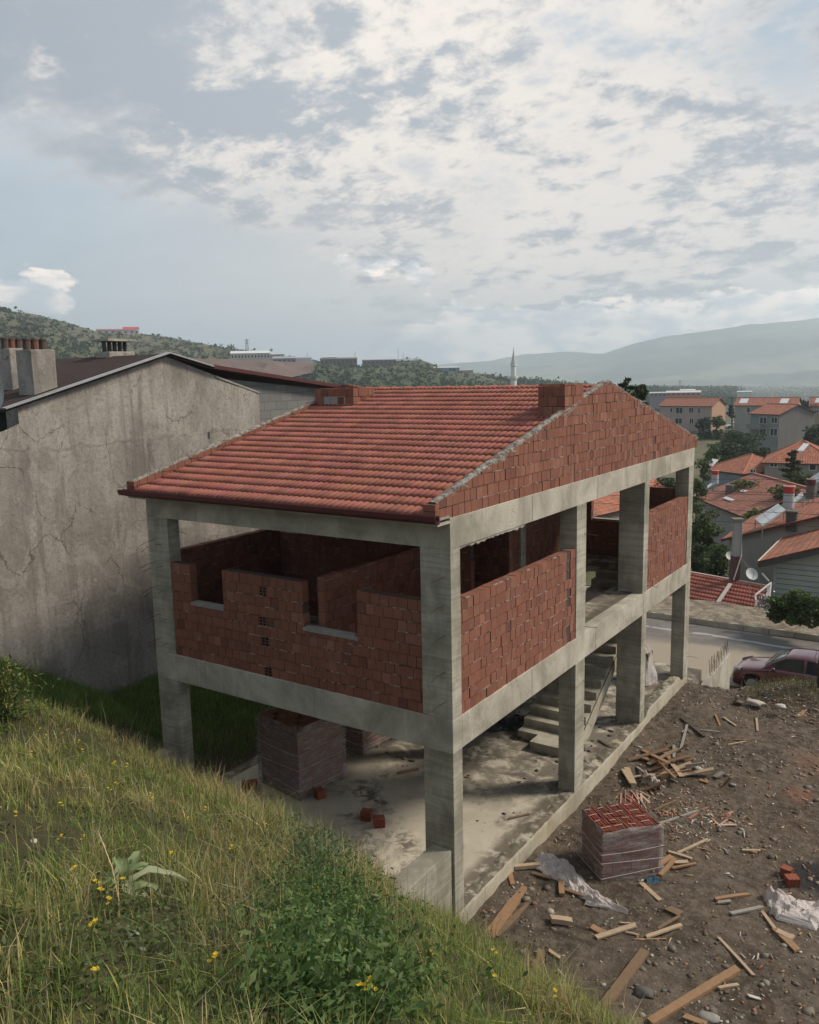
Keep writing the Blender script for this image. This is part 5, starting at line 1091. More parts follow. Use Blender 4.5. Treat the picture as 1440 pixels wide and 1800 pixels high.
# ---------------------------------------------------------------- cars
def carmat(n,c): 
    m=plain(n,c,.28,.05,3,spec=.6); b=[x for x in m.node_tree.nodes if x.type=='BSDF_PRINCIPLED'][0]; b.inputs['Coat Weight'].default_value=.9; b.inputs['Coat Roughness'].default_value=.06; return m
M['maroon']=carmat('maroon_car_paint',(.085,.008,.015)); M['carwhite']=carmat('white_car_paint',(.6,.6,.59)); M['carblue']=carmat('blue_car_paint',(.05,.09,.2))
M['rubber']=plain('tyre_rubber',(.018,.018,.018),.85,.1); M['rim']=plain('grey_wheel_rim',(.33,.33,.34),.4,.1,metal=.4); M['lamp']=plain('headlamp_glass',(.6,.6,.58),.12,.05,spec=.7)
def car(name,label,paint,loc,rz,wagon=False,detail=True,grp=None):
    T=thing(name,label,'car',(0,0,0),grp); hw=.84
    xs_=[0,.04,.14,.35,.7,1.05,1.25,1.7,2.3,2.9,3.4,3.8,4.02,4.14,4.18]; tz=[.50,.62,.73,.80,.86,.92,.95,.975,.99,1.0,1.01,1.01,.97,.86,.62]; wz=[.60,.70,.77,.81,.83,.84,.84,.84,.84,.84,.835,.82,.78,.72,.64]; lz=[.34,.26,.2,.18,.18,.18,.18,.18,.18,.18,.18,.2,.24,.3,.4]
    if wagon: tz=[z+.06 for z in tz]
    m=MB(); G=[]
    X2=np.linspace(0,4.18,60)
    for x in X2:
        t_,w_,l_=np.interp(x,xs_,tz),np.interp(x,xs_,wz),np.interp(x,xs_,lz)
        ring=[(-w_*.93,l_),(-w_,l_+.12),(-w_*1.015,(l_+t_)/2),(-w_*.99,t_-.14),(-w_*.94,t_-.035),(-w_*.80,t_),(-w_*.4,t_+.022),(0,t_+.03),(w_*.4,t_+.022),(w_*.80,t_),(w_*.94,t_-.035),(w_*.99,t_-.14),(w_*1.015,(l_+t_)/2),(w_,l_+.12),(w_*.93,l_)]
        # wheel arches pull the lower edge up
        out=[]
        for (y,z) in ring:
            for wx in (.74,3.32):
                dd=.36**2-(x-wx)**2
                if dd>0 and z<.30+math.sqrt(dd) and abs(y)>.5: z=.30+math.sqrt(dd) if z<(.30+math.sqrt(dd)) else z; z=min(z,t_-.05)
            out.append((x,y,z))
        G.append(out)
    m.grid(G); m.face(G[0][::-1]); m.face(G[-1]); b=m.build('body',M[paint],T,smooth=True)
    # cabin
    cx=[1.02,1.35,1.78,2.3,2.9,3.35,3.72,3.98] if not wagon else [1.0,1.3,1.65,2.3,3.0,3.6,3.95,4.1]; cz=[.94,1.20,1.43,1.475,1.45,1.37,1.20,1.0] if not wagon else [.98,1.28,1.60,1.70,1.70,1.66,1.5,1.1]
    G=[]
    for x in np.linspace(cx[0],cx[-1],26):
        zt=np.interp(x,cx,cz); f=(zt-.92)/.55; wb=.77; wt=.77-.17*max(0,min(1,f)); G.append([(x,-wb,.90),(x,-wt-.01,zt-.06),(x,-wt+.07,zt-.01),(x,-.3,zt+.012),(x,0,zt+.016),(x,.3,zt+.012),(x,wt-.07,zt-.01),(x,wt+.01,zt-.06),(x,wb,.90)])
    m=MB(); m.grid(G); m.face(G[0][::-1]); m.face(G[-1]); m.build('roof',M[paint],T,smooth=True)
    def topw(x,z): zt=np.interp(x,cx,cz); f=(z-.90)/(max(zt-.06,.91)-.90); wt=.77-.17*max(0,min(1,(zt-.92)/.55)); return .77+(wt+.01-.77)*min(1,f)+.006
    for s in (-1,1):
        for (xa,xb) in ((1.32,2.32),(2.40,3.20),(3.26,3.60)):
            m=MB(); G=[]
            for x in np.linspace(xa,xb,8): zt=np.interp(x,cx,cz)-.075; zb=.985; zt=max(zt,zb+.01); G.append([(x,s*topw(x,zb+(zt-zb)*k/4),zb+(zt-zb)*k/4) for k in range(5)])
            m.grid(G); m.build('side_window',M['glass'],T)
    m=MB(); G=[]
    for k in range(9):
        x=np.interp(k/8,[0,1],[cx[0]+.07,cx[2]-.05]); z=np.interp(x,cx,cz); wt=.77-.17*max(0,min(1,(z-.92)/.55)); G.append([(x-.012,-wt+.08+.02*k/8,z+.006),(x-.012,-.3,z+.024),(x-.012,0,z+.028),(x-.012,.3,z+.024),(x-.012,wt-.08-.02*k/8,z+.006)])
    m.grid(G); m.build('windscreen',M['windscreen'],T,smooth=True)
    for wx in (.74,3.32):
        for s in (-1,1):
            w=MB(); w.lathe((wx,s*.70,.30),[(.19,-.09),(.29,-.09),(.305,-.06),(.305,.06),(.29,.09),(.19,.09)],24,ax=1); wh=w.build('wheel',M['rubber'],T,smooth=True)
            r_=MB(); r_.lathe((wx,s*.785,.30),[(.20,0),(.19,s*.012),(.06,s*.018),(.0,s*.02)],20,ax=1)
            for k in range(7):
                a=k*2*math.pi/7; e=np.array([math.cos(a),0,math.sin(a)]); c_=np.array([wx,s*.805,.30]); r_.beam(c_+e*.04,c_+e*.18,.028,.02,up=(0,1,0))
            r_.build('rim',M['rim'],wh); a_=MB(); a_.lathe((wx,s*.60,.30),[(.355,0),(.35,s*.12),(.2,s*.10),(0,s*.1)],20,ax=1); a_.build('wheel_arch',M['rubber'],T)
    if detail:
        for s in (-1,1):
            m=MB(); G=[]
            for k in range(6): u=k/5; G.append([(.06+.30*u,s*(.52+.24*u),.60+.12*u),(.055+.30*u,s*(.50+.26*u)*1.0,.68+.10*u),(.10+.30*u,s*(.48+.22*u),.745+.07*u)])
            m.grid([[ (a-.02,b*1.04,c+.02) for a,b,c in r] for r in G]); m.build('headlight',M['lamp'],T,smooth=True)
            m=MB(); m.lathe((1.42,s*.90,.98),[(.0,-.05),(.06,-.045),(.075,0),(.06,.045),(0,.05)],10,ax=1); m.build('wing_mirror',M[paint],T,smooth=True)
            m=MB()
            for xx in (1.22,2.36,3.2): m.box((xx,s*.852,.3 if xx<3 else .65),(xx+.008,s*.858,.93))
            m.build('door_gap',M['rubber'],T)
            for xx in (2.1,3.0): m=MB(); m.box((xx,s*.845,.80),(xx+.16,s*.875,.83)); m.build('door_handle',M[paint],T)
        m=MB(); m.box((-.012,-.45,.33),(.03,.45,.42)); m.build('grille',M['rubber'],T)
    ca,sa=math.cos(rz),math.sin(rz); T.location=(loc[0]-2.09*ca,loc[1]-2.09*sa,loc[2]); T.rotation_euler=(0,0,rz); return T
M['windscreen']=plain('pale_reflective_glass',(.10,.12,.12),.04,.05,spec=1.)
car('parked_car','maroon hatchback parked on the road behind the earth mound','maroon',(2.25,19.0,-2.0),R(-3))
for i,(px_,py_,D_,pt,lab,wg) in enumerate(((1239,754,222,'carblue','blue van parked on the terrace in front of the pink apartment block',True),(1290,753,216,'carwhite','white car parked on the terrace, left one of the two white cars',False),(1308,753,219,'carwhite','white car parked on the terrace, right one of the two white cars',False))):
    p=at(px_,py_,D_); car('parked_car',lab,pt,(p[0],p[1],p[2]),R(35),wg,False,'cars parked on the far terrace')
# ---------------------------------------------------------------- town ground
def townz(D): return float(np.interp(D,[0,36,40,46,60,100,135,160,215,230,262,420,900,1500,6000,12000],[-2.6,-2.6,-3.6,-5.0,-5.8,-6.6,-8.6,-7.6,-6.3,-6.3,-12,-24,-40,-46,-50,-60]))
az0=math.atan2(CF[0],CF[1]); A=np.radians(np.linspace(-80,80,260))+az0; Ds=np.concatenate([np.linspace(27,120,60),np.geomspace(123,1500,60),np.geomspace(1600,5600,16)])
V=[];  
for D in Ds:
    for a in A:
        x,y=CP[0]+D*math.sin(a),CP[1]+D*math.cos(a); z=townz(D)+min(1.2,D*.004)*mnoise.fractal((x*.02,y*.02,1),1,2,4)
        if y<31: z=min(z,-2.9)
        V.append((x,y,z))
na=len(A); i=(np.arange(na-1)[None,:]+na*np.arange(len(Ds)-1)[:,None]).ravel(); Fq=np.stack([i,i+1,i+na+1,i+na],1)
kind(npmesh('town_ground',np.array(V),Fq[:,::-1],np.ones((len(Fq),3)),M['town'],smooth=True),'structure')
m=MB(); m.face([(-400,-400,-9.5),(400,-400,-9.5),(400,34,-9.5),(-400,34,-9.5)]); kind(m.build('ground',M['turf']),'structure')
# ---- hills lofted from measured skylines
def loft(name,top,base,rows,nn,amp,mt,sc,pw=1.,back=200,k='structure'):
    def samp(L,n):
        L=np.array(L,float); u=np.linspace(L[0,0],L[-1,0],n); return np.stack([u,np.interp(u,L[:,0],L[:,1]),np.interp(u,L[:,0],L[:,2])],1)
    T_=samp(top,nn); B_=samp(base,nn); V=[]
    for j in range(rows+3):
        for q in range(nn):
            t_=at(*T_[q]); b_=at(*B_[q])
            if j<=rows:
                u=j/rows; p=b_+(t_-b_)*u; p[2]=b_[2]+(t_[2]-b_[2])*u**pw; e=math.sin(math.pi*min(1,u))**.7 if u<1 else 0
                p[2]+=amp*(e+.0)*mnoise.fractal((p[0]*sc,p[1]*sc,3.),.9,2.,6)+ (amp*.07*mnoise.fractal((p[0]*sc*9,p[1]*sc*9,6.),.9,2.,3))
            else:
                d=t_-CP; d[2]=0; d/=np.linalg.norm(d); p=t_+d*back*(j-rows); p[2]=t_[2]-(t_[2]-b_[2])*.5*(j-rows)-amp*.4
            V.append(p)
    i=(np.arange(nn-1)[None,:]+nn*np.arange(rows+2)[:,None]).ravel(); Fq=np.stack([i,i+1,i+nn+1,i+nn],1); o=npmesh(name,np.array(V),Fq,np.ones((len(Fq),3)),M[mt],smooth=True); kind(o,k); return o
loft('mountain',[(300,668,5550),(560,664,5550),(700,655,5550),(780,640,5550),(860,634,5550),(930,622,5550),(1000,618,5550),(1100,625,5550)],[(300,690,4700),(1100,680,4700)],20,120,60,'mount',.0012,back=80)
loft('mountain',[(820,652,5400),(905,637,5300),(1000,632,5200),(1060,622,5200),(1110,605,5200),(1170,591,5100),(1230,583,5000),(1300,573,5000),(1370,566,5000),(1440,560,5000),(1560,552,5000),(1900,560,5000)],[(820,676,3300),(1100,692,3000),(1440,697,2700),(1900,700,2700)],44,240,75,'mount',.0010,1.25,120)
loft('hill',[(760,648,1500),(830,655,1300),(900,664,1200),(1000,671,1150),(1140,685,1100),(1300,700,1000)],[(760,700,560),(1000,708,540),(1300,715,520)],16,110,5,'hill',.006,1.,150)
loft('hill',[(-500,520,760),(-250,515,780),(-60,528,800),(0,545,810),(60,552,820),(130,570,840),(170,583,850),(245,586,880),(300,593,900),(360,605,930),(400,612,960),(470,621,1000),(540,631,1100),(640,650,1200)],[(-500,720,260),(0,715,270),(300,705,330),(640,700,480)],30,220,12,'hill',.009,1.15,150)
loft('hill',[(330,669,512),(548,667,512),(556,640,600),(640,644,640),(700,641,660),(745,644,660),(770,653,660),(830,656,680),(880,668,700),(960,690,740)],[(330,706,330),(560,706,330),(760,706,350),(960,712,420)],24,200,3.5,'hill',.014,.9,120)
loft('cliff_face',[(340,630,552),(400,631,552),(470,634,556),(548,638,560)],[(340,668,520),(430,668,515),(500,666,515),(552,654,540)],10,60,5,'cliff',.03,.6,70)
loft('hill_top',[(700,632,705),(735,631,705),(765,641,705)],[(690,648,665),(735,648,665),(775,650,665)],6,30,1.5,'hill',.02,.7,40)
# ---------------------------------------------------------------- woodland and trees
def foliage_cloud(name,blobs,n,size,cols,w,seed,parent=None,lab=None,k=None,asp=.75):
    r=np.random.default_rng(seed); C=[];B=np.array(blobs); vol=B[:,3]*B[:,4]*B[:,5]; kk=r.choice(len(B),n,p=vol/vol.sum()); v=r.normal(size=(n,3)); v/=np.linalg.norm(v,axis=1)[:,None]; rad=r.uniform(.25,1.,n)**.45
    C=B[kk,:3]+v*rad[:,None]*B[kk,3:6]; tone=r.uniform(.75,1.2,len(B))[kk]; return leaves(name,C,size,pal(r,n,cols,w,.3)*tone[:,None],seed,lab=lab,k=k,parent=parent,asp=asp)
DG=[(.038,.062,.026),(.055,.085,.034),(.026,.045,.021)]; MG=[(.08,.12,.038),(.115,.16,.05),(.05,.08,.028)]; LG=[(.11,.135,.045),(.085,.11,.035),(.15,.165,.06)]
def broad_tree(px_,py_,rx,ry,D,cols,label,seed,n=2200,grp=None,name='leafy_tree'):
    c=at(px_,py_,D); s=D/F*1.03; w,h=rx*s,ry*s; r=random.Random(seed); base=np.array([c[0],c[1],townz(D)-.2]); 
    if base[2]>c[2]-h*.8: base[2]=c[2]-h*1.1
    if name=='hedge_bush': base[2]=c[2]-h*1.25
    T=thing(name,label,'tree',base,grp); m=MB(); m.tube([base,(base+c)/2+[r.uniform(-.1,.1)*w,0,0],c],[.10+.03*w,.07+.02*w,.03],7)
    for k in range(5): e=c+np.array([r.uniform(-.6,.6)*w,r.uniform(-.6,.6)*w,r.uniform(-.1,.6)*h]); m.tube([c-[0,0,h*.35],e],.05+.01*w,5,r2=.015)
    m.build('trunk',M['bark'],T); bl=[]
    for k in range(26):
        v=np.array([r.gauss(0,1) for _ in range(3)]); v/=np.linalg.norm(v); q=r.uniform(.15,.82); f=r.uniform(.20,.42); bl.append((*(c+v*q*np.array([w,w,h])),w*f,w*f,min(h,w)*f*.85))
    low=base[2]+.25*h
    for k in range(12):
        f=r.uniform(.25,.45); bl.append((c[0]+r.uniform(-.6,.6)*w,c[1]+r.uniform(-.6,.6)*w,r.uniform(min(low,c[2]-h*.5),c[2]-h*.3),w*f,w*f,w*f))
    foliage_cloud('crown',bl,n,max(.09,.0030*D+.04*w*.3),cols,[3,3,2],seed,parent=T); return T
def conifer(px_,pyt,pyb,D,label,seed,w=.28,n=1500,grp=None):
    t_=at(px_,pyt,D); b_=at(px_,pyb,D); b_[2]=min(b_[2],t_[2]-2); H=t_[2]-b_[2]; T=thing('conifer_tree',label,'tree',b_,grp); m=MB(); m.tube([b_,t_],.14,6,r2=.02); m.build('trunk',M['bark'],T); r=np.random.default_rng(seed); C=[]
    for k in range(int(9+H*1.6)):
        u=.12+.88*k/(9+H*1.6); L=H*w*(1-u)**.8+.12; a=k*2.4; e=np.array([math.cos(a),math.sin(a),.10])
        for q in range(int(n/(9+H*1.6))): f=r.uniform(.1,1)**.7; C.append(b_+[0,0,H*u]+e*L*f+r.normal(0,.10*L+.03,3)*[1,1,.45])
    leaves('crown',np.array(C),.0035*D+.06,pal(r,len(C),DG,[3,2,2]),seed,k=None,parent=T,asp=.5); return T
broad_tree(1236,935,36,62,54,MG,'tall leafy tree just right of the far corner column',101,5200)
broad_tree(1262,985,27,32,49,MG,'rounded bush with white blossoms left of the concrete flue',102,3600)
broad_tree(1222,985,26,40,47,DG,'dark tree lowest beside the far corner column',103,2600)
broad_tree(1325,860,42,20,80,LG,'light green tree behind the ridge of the hipped roof',104,3200); broad_tree(1380,868,26,18,74,LG,'light green bush right of the light green tree',105,2000)
conifer(1391,790,850,88,'tall dark fir in front of the second row of houses',106,.30,2200); broad_tree(1412,848,22,22,84,MG,'olive green tree right of the dark fir',107,1800)
broad_tree(1262,792,26,15,128,MG,'bushy tree on the slope below the terrace of parked cars',108,1500); broad_tree(1300,778,42,20,140,DG,'wide dark bush below the terrace beside the grey apartment house',109,2600)
broad_tree(1338,797,20,12,120,DG,'small dark tree below the grey apartment house',110,1100); broad_tree(1280,790,30,12,118,DG,'low dark hedge tree above the low tiled roof',111,1300)
broad_tree(1238,742,13,11,205,DG,'dark tree in front of the pink apartment block, left one',112,900); broad_tree(1262,740,14,10,203,MG,'green tree in front of the pink apartment block, right one',113,900)
conifer(1285,712,735,195,'slim dark cypress between the apartment blocks',114,.22,500)
broad_tree(1428,772,20,26,150,DG,'dark tree at the right edge behind the grey apartment house',115,1500); broad_tree(1416,715,9,14,232,DG,'dark tree behind the two long apartment roofs',116,700)
broad_tree(1335,905,26,14,60,MG,'shrub growing between hipped roof and solar panel roof',117,1600); broad_tree(1225,858,20,18,70,MG,'tree crown behind the far corner column above the hipped roof',118,1500)
broad_tree(1237,815,14,10,100,LG,'small light tree left of the low tiled roof',119,800); broad_tree(1180,850,40,16,75,DG,'dark tree seen through the far upper opening',120,1500)
conifer(1100,662,700,46,'spiky cedar peeking over the brick gable',121,.42,1300); broad_tree(1127,690,14,14,50,DG,'round dark pine peeking over the gable slope',122,2200)
for i,(a,b,w_,h_) in enumerate(((1375,1062,26,20),(1405,1060,30,24),(1437,1065,30,26))):
    broad_tree(a,b,w_,h_,37-i*.4,MG,['left part of the leafy hedge in front of the siding house','middle bush of the leafy hedge, the tallest','right hand bush of the hedge at the picture edge'][i],130+i,3800,name='hedge_bush')
def wood(name,pts,n,size,cols,seed,lab,h):
    r=np.random.default_rng(seed); C=[]
    for (a,b,D,rx,ry) in pts:
        for _ in range(n): 
            p=at(r.normal(a,rx),b+r.uniform(0,ry),D+r.uniform(-10,20)); c=p+[0,0,r.uniform(-h,h*.6)]; C.append(c)
            for q in range(5): C.append(c+r.normal(0,size*.5,3))
    return leaves(name,np.array(C),size,pal(r,len(C),cols,[3,2,2]),seed,lab=lab,asp=.8)
wood('woodland',[(640,648,626,30,6),(690,650,636,28,6),(715,652,640,18,8),(735,650,650,6,6),(745,655,655,18,4),(600,648,610,18,5)],330,2.0,DG,201,'dark pine belt below the factories on the plateau',4)
wood('woodland',[(850,664,690,16,5),(890,668,700,20,6),(930,672,720,30,6),(990,676,800,40,4),(1060,682,900,40,3)],260,2.2,DG,202,'dark woodland on the low ridge either side of the minaret',3)
wood('woodland',[(260,596,860,30,14),(330,606,860,35,14),(390,618,800,30,10),(200,592,830,20,8),(300,630,600,50,16)],240,2.6,DG,203,'scrub woodland along the flank of the left hill',3)
wood('woodland',[(3,548,800,9,10)],260,3.2,DG,206,'clump of dark trees on the crest at the left edge',3)
r_=np.random.default_rng(9); pts=[(r_.uniform(0,420),0,0,2,3) for _ in range(230)]; pts=[(a,np.interp(a,[0,130,300,420],[560,585,606,622])+r_.uniform(0,70)**1.0,r_.uniform(420,760),1.3,1.5) for a,_,_,_,_ in pts]
# scattered shrubs sit on the hill surface: shoot rays once the meshes exist
bpy.context.view_layer.update(); dg=bpy.context.evaluated_depsgraph_get()
def hitscene(px_,py_):
    ok,loc,nrm,idx,ob,mx=S.ray_cast(dg,Vector(CP+ray(px_,py_)*200),Vector(ray(px_,py_)),distance=9000); return (np.array(loc),ob.name) if ok else (None,'')
C=[]
for i in range(4200):
    a=r_.uniform(-30,1000); b=r_.uniform(545,690); p,nm=hitscene(a,b)
    if p is None or not nm.startswith('hill') : continue
    D=np.linalg.norm(p-CP)
    if D>1300: continue
    s=r_.uniform(1.,2.6); 
    for q in range(12): C.append(p+r_.normal(0,s*.55,3)*[1,1,.55]+[0,0,s*.5])
leaves('hillside_shrubs',np.array(C),1.5,pal(r_,len(C),DG+[(.07,.085,.035)],[3,2,2,1]),204,lab='scattered dark shrubs over the hillsides',asp=.8)
C=[]
for i in range(2600):
    a=r_.uniform(1100,1470); b=r_.uniform(683,712); p,nm=hitscene(a,b)
    if p is None: continue
    D=np.linalg.norm(p-CP)
    if D<260 or D>4200: continue
    s=D*.0035
    for q in range(7): C.append(p+r_.normal(0,s*.7,3)*[1.6,1.6,.45]+[0,0,s*.4])
leaves('plain_woods',np.array(C),3.2,pal(r_,len(C),DG+[(.07,.085,.035)],[3,2,2,1]),205,lab='scattered woods and orchards on the far plain',asp=.8)
C=[];rs=np.random.default_rng(91)
for i in range(3400):
    a=rs.uniform(1140,1475); b=rs.uniform(735,1092); p,nm=hitscene(a,b)
    if p is None or not (nm.startswith('town_ground') or nm.startswith('gravel_bank')) or p[1]<28.2: continue
    D=np.linalg.norm(p-CP); s_=rs.uniform(.25,.9)*(1+D*.006)
    if mnoise.noise((p[0]*.12,p[1]*.12,2))<-.12: continue
    for q in range(26): C.append(p+rs.normal(0,s_*.45,3)*[1,1,.6]+[0,0,s_*.35])
leaves('scrub',np.array(C),.30,pal(rs,len(C),MG+[(.12,.12,.05)],[3,3,3,1]),91,lab='weeds and scrub growing between the houses below the road',asp=.7)
# ---------------------------------------------------------------- houses of the town
def H2(name,label,L,Rr,depth,wallh,roofh,typ,wc,rc,wins=(),away=None,oh=.35,swins=(),cat='house',grp=None,roofm='roofold',sidewc=None):
    L,Rr=np.array(L,float),np.array(Rr,float); z=(L[2]+Rr[2])/2; L[2]=Rr[2]=z; e=Rr-L; W_=np.linalg.norm(e); e/=W_; bk=np.array([-e[1],e[0],0]); 
    if (bk@(L-CP)<0 if away is None else bk@np.array(away,float)<0): bk=-bk
    c0=(L+Rr)/2+bk*depth/2; T=thing(name,label,cat,(c0[0],c0[1],z-wallh),grp); Z=np.array([0,0,1.])
    def box(a,b,c): pass
    m=MB(); A=[L,Rr,Rr+bk*depth,L+bk*depth]
    for i in range(4):
        p,q=A[i],A[(i+1)%4]; cc=wc if (i%2==0 or sidewc is None) else sidewc
        if typ=='gable' and i%2==1: m.face([p-Z*wallh,q-Z*wallh,q,(p+q)/2+Z*roofh,p],cc)
        else: m.face([p-Z*wallh,q-Z*wallh,q,p],cc)
    m.build('walls',M['render'],T)
    o=oh; k=roofh/(depth/2); Lo,Ro=L-e*o-bk*o-Z*k*o,Rr+e*o-bk*o-Z*k*o; Lb,Rb=L-e*o+bk*(depth+o)-Z*k*o,Rr+e*o+bk*(depth+o)-Z*k*o; up=Z*.10
    if typ=='gable':
        t1,t2=L-e*o+bk*depth/2+Z*roofh,Rr+e*o+bk*depth/2+Z*roofh
        roofq(Lo+up,Ro+up,t2+up,t1+up,'roof',roofm,T,col=rc,th=.14); roofq(Rb+up,Lb+up,t1+up,t2+up,'roof',roofm,T,col=rc,th=.14)
    else:
        ins=min(depth/2,W_/2-.2); t1,t2=L+e*ins+bk*depth/2+Z*roofh,Rr-e*ins+bk*depth/2+Z*roofh
        roofq(Lo+up,Ro+up,t2+up,t1+up,'roof',roofm,T,col=rc,th=.14); roofq(Rb+up,Lb+up,t1+up,t2+up,'roof',roofm,T,col=rc,th=.14)
        for a,b,t in ((Ro,Rb,t2),(Lb,Lo,t1)):
            m=MB(); LL=np.linalg.norm(b-a); m.face([a+up,b+up,t+up],rc,uv=[(0,0),(LL,0),(LL/2,depth/2)]); m.face([a,t+up-Z*.15,b],tuple(x*.5 for x in rc),uv=[(0,0)]*3); m.build('roof',M[roofm],T)
    mm=MB()
    if typ=='gable': mm.beam(t1+up+Z*.03,t2+up+Z*.03,.22,.10,tuple(x*1.1 for x in rc))
    else: 
        mm.beam(t1+up+Z*.03,t2+up+Z*.03,.22,.10,tuple(x*1.1 for x in rc))
        for a,t in ((Lo,t1),(Ro,t2),(Rb,t2),(Lb,t1)): mm.beam(a+up+Z*.02,t+up+Z*.02,.2,.09,tuple(x*1.1 for x in rc))
    mm.build('ridge_tiles',M['paint'],T)
    def window(P0,ex,nrm,w,h,door=False):
        f=MB(); t_=.07; f.obox(P0-nrm*.0,ex*w,nrm*.05,Z*t_,(.6,.6,.58)); f.obox(P0+Z*(h-t_),ex*w,nrm*.05,Z*t_,(.6,.6,.58)); f.obox(P0+Z*t_,ex*t_,nrm*.05,Z*(h-2*t_),(.6,.6,.58)); f.obox(P0+ex*(w-t_)+Z*t_,ex*t_,nrm*.05,Z*(h-2*t_),(.6,.6,.58))
        if w>.8: f.obox(P0+ex*(w/2-t_/2)+Z*t_,ex*t_,nrm*.05,Z*(h-2*t_),(.6,.6,.58))
        fr=f.build('window',M['paint'],T); g_=MB(); g_.obox(P0+ex*t_+Z*t_+nrm*.004,ex*(w-2*t_),nrm*.012,Z*(h-2*t_)); g_.build('pane',M['glass'],fr)
    def proj_(px_,py_,O,ex,nrm): d=ray(px_,py_); t=((O-CP)@nrm)/(d@nrm); return CP+d*t
    for (a,b,c,d) in wins:
        p0=proj_(a,d,L,e,-bk); p1=proj_(c,b,L,e,-bk); w=abs((p1-p0)@e); h=p1[2]-p0[2]
        if w>.2 and h>.2: window(p0-bk*.06,e,-bk*-1*0+bk*-.0+(-bk),w,h)
    sd=e if (Rr-CP)@e<0 else e
    for (a,b,c,d) in swins:
        p0=proj_(a,d,Rr,bk,e); p1=proj_(c,b,Rr,bk,e); w=abs((p1-p0)@bk); h=p1[2]-p0[2]; window(p0+e*.01,bk,e,w,h)
    T['_f']=0; del T['_f']
    return T,L,Rr,e,bk,t1,t2
M['render']=mat('painted_render',lambda t:(t.mix(t.noise(t.scalev(t.pos,(1,1,.5)),.8,7,.62,.3),t.mix(1.,t.att,(.72,.72,.72),'MULTIPLY'),t.mix(1.,t.att,(1.18,1.18,1.18),'MULTIPLY')),t.noise(t.pos,6,4,.6)),.92,.2,.02)
RT=(.34,.135,.085); RT2=(.40,.15,.09)
H2('apartment_block','pink and grey two storey apartment block behind the parked cars',at(1160,714,223),at(1252,713,218),9.,6.0,1.7,'gable',(.40,.30,.26),RT,[(1188,716,1201,727),(1211,716,1220,726),(1226,717,1232,727),(1178,717,1183,725),(1187,735,1200,745),(1212,735,1220,745)],sidewc=(.42,.26,.17),cat='building')
for i,(a,b,c,d,col) in enumerate(((1184,714,1204,748,(.16,.15,.15)),)):
    pass
h_,L_,R_,e_,b_,t1,t2=H2('apartment_block','grey apartment house with bare grey side wall and red gabled roof','0' and at(1320,728,175),at(1370,727,170.5),9.2,8.6,1.6,'gable',(.20,.215,.205),RT2,[(1336,733,1349,745),(1356,733,1368,744),(1336,753,1348,765),(1354,753,1368,766)],sidewc=(.17,.16,.15),cat='building')
m=MB(); m.obox(L_-b_*1.1-[0,0,2.9],e_*3.4,b_*1.1,np.array([0,0,.9]),(.22,.22,.21)); m.build('balcony',M['render'],h_)
def solar(T_label,P4,grp='solar water heaters on the roofs',tank=None,legs=True,name='solar_water_heater'):
    P4=[np.array(p,float) for p in P4]; T=thing(name,T_label,'solar heater',np.mean(P4,0)-[0,0,.6],grp); a,b,c,d=P4; n=np.cross(b-a,d-a); n/=np.linalg.norm(n); n*=np.sign(n[2])
    m=MB(); k=4
    m.obox(a,b-a,d-a,n*.07,(.55,.55,.54)); m.build('frame',M['paint'],T)
    for i in range(3 if tank else 2):
        kk=3 if tank else 2; q=MB(); o=a+(b-a)*((i+.04)/kk)+(d-a)*.03+n*.072; q.obox(o,(b-a)*(.92/kk),(d-a)*.94,n*.012,(.62,.63,.62)); q.build('collector',M['panel'],T)
    if legs:
        for p in (b,c,a,d): m=MB(); m.tube([p,p-[0,0,.7]],.03,4); m.build('leg',M['galv'],T)
    return T
M['panel']=plain('hazy_collector_glass',(.50,.51,.50),.18,.04,spec=.9)
def tank(px_,pyt,pyb,D,wpx,label,redtop=True,dark=False):
    t_=at(px_,pyt,D); b_=at(px_,pyb,D); r=wpx*.5*D/F; H=t_[2]-b_[2]; T=thing('water_tank',label,'water tank',b_,'upright water tanks on stands'); m=MB(); c=(.40,.40,.39) if not dark else (.13,.11,.10)
    m.lathe(b_,[(0,0),(r,0),(r*1.02,H*.02),(r,H*.3),(r,H*.62),(r*1.0,H*.66)],18,c); m.build('tank_body',M['paint'],T,smooth=False)
    m=MB(); m.lathe(b_,[(r*1.01,H*.66),(r*1.03,H*.67),(r*1.03,H*.95),(r*.9,H*.99),(0,H*1.02)],18,(.42,.045,.03) if not dark else (.10,.03,.03)); m.build('tank_top',M['paint'],T)
    m=MB(); m.lathe(b_,[(r*1.06,H*.95),(r*1.08,H*.97),(r*1.06,H*.99),(r*.9,H*1.0)],18,(.6,.45,.38)); m.build('rim_band',M['paint'],T)
    for k in range(4): a=k*math.pi/2+.6; q=b_+[r*.8*math.cos(a),r*.8*math.sin(a),0]; m=MB(); m.tube([q,q-[0,0,.8]],.025,4); m.build('leg',M['galv'],T)
h_,*_=H2('apartment_block','long low roofed apartment block behind the grey apartment house',at(1292,713,205),at(1399,712,203),9.,7,1.5,'gable',(.34,.33,.29),RT,[(1313,716,1319,725)],cat='building')
for a,b,lab in ((1299,706,'small solar heater on the left of the long apartment roof'),(1370,706,'small solar heater on the right of the long apartment roof'),(1432,705,'small solar heater on the roof at the right edge')):
    solar(lab,[at(a,b+3,199),at(a+14,b+3,199),at(a+17,b-5,201.5),at(a+4,b-5,201.5)])
H2('apartment_block','ochre apartment house cut by the right edge of the picture',at(1425,714,200),at(1475,714,200),9.,8,1.7,'gable',(.30,.24,.19),RT,[(1432,720,1440,727)],cat='building')
H2('low_house','low house with irregular red tiled roof below the slope',onz(1240,824,-3.2),onz(1306,832,-3.2),9,3,1.7,'hip',(.24,.25,.27),RT2,[(1320,825,1330,831)])
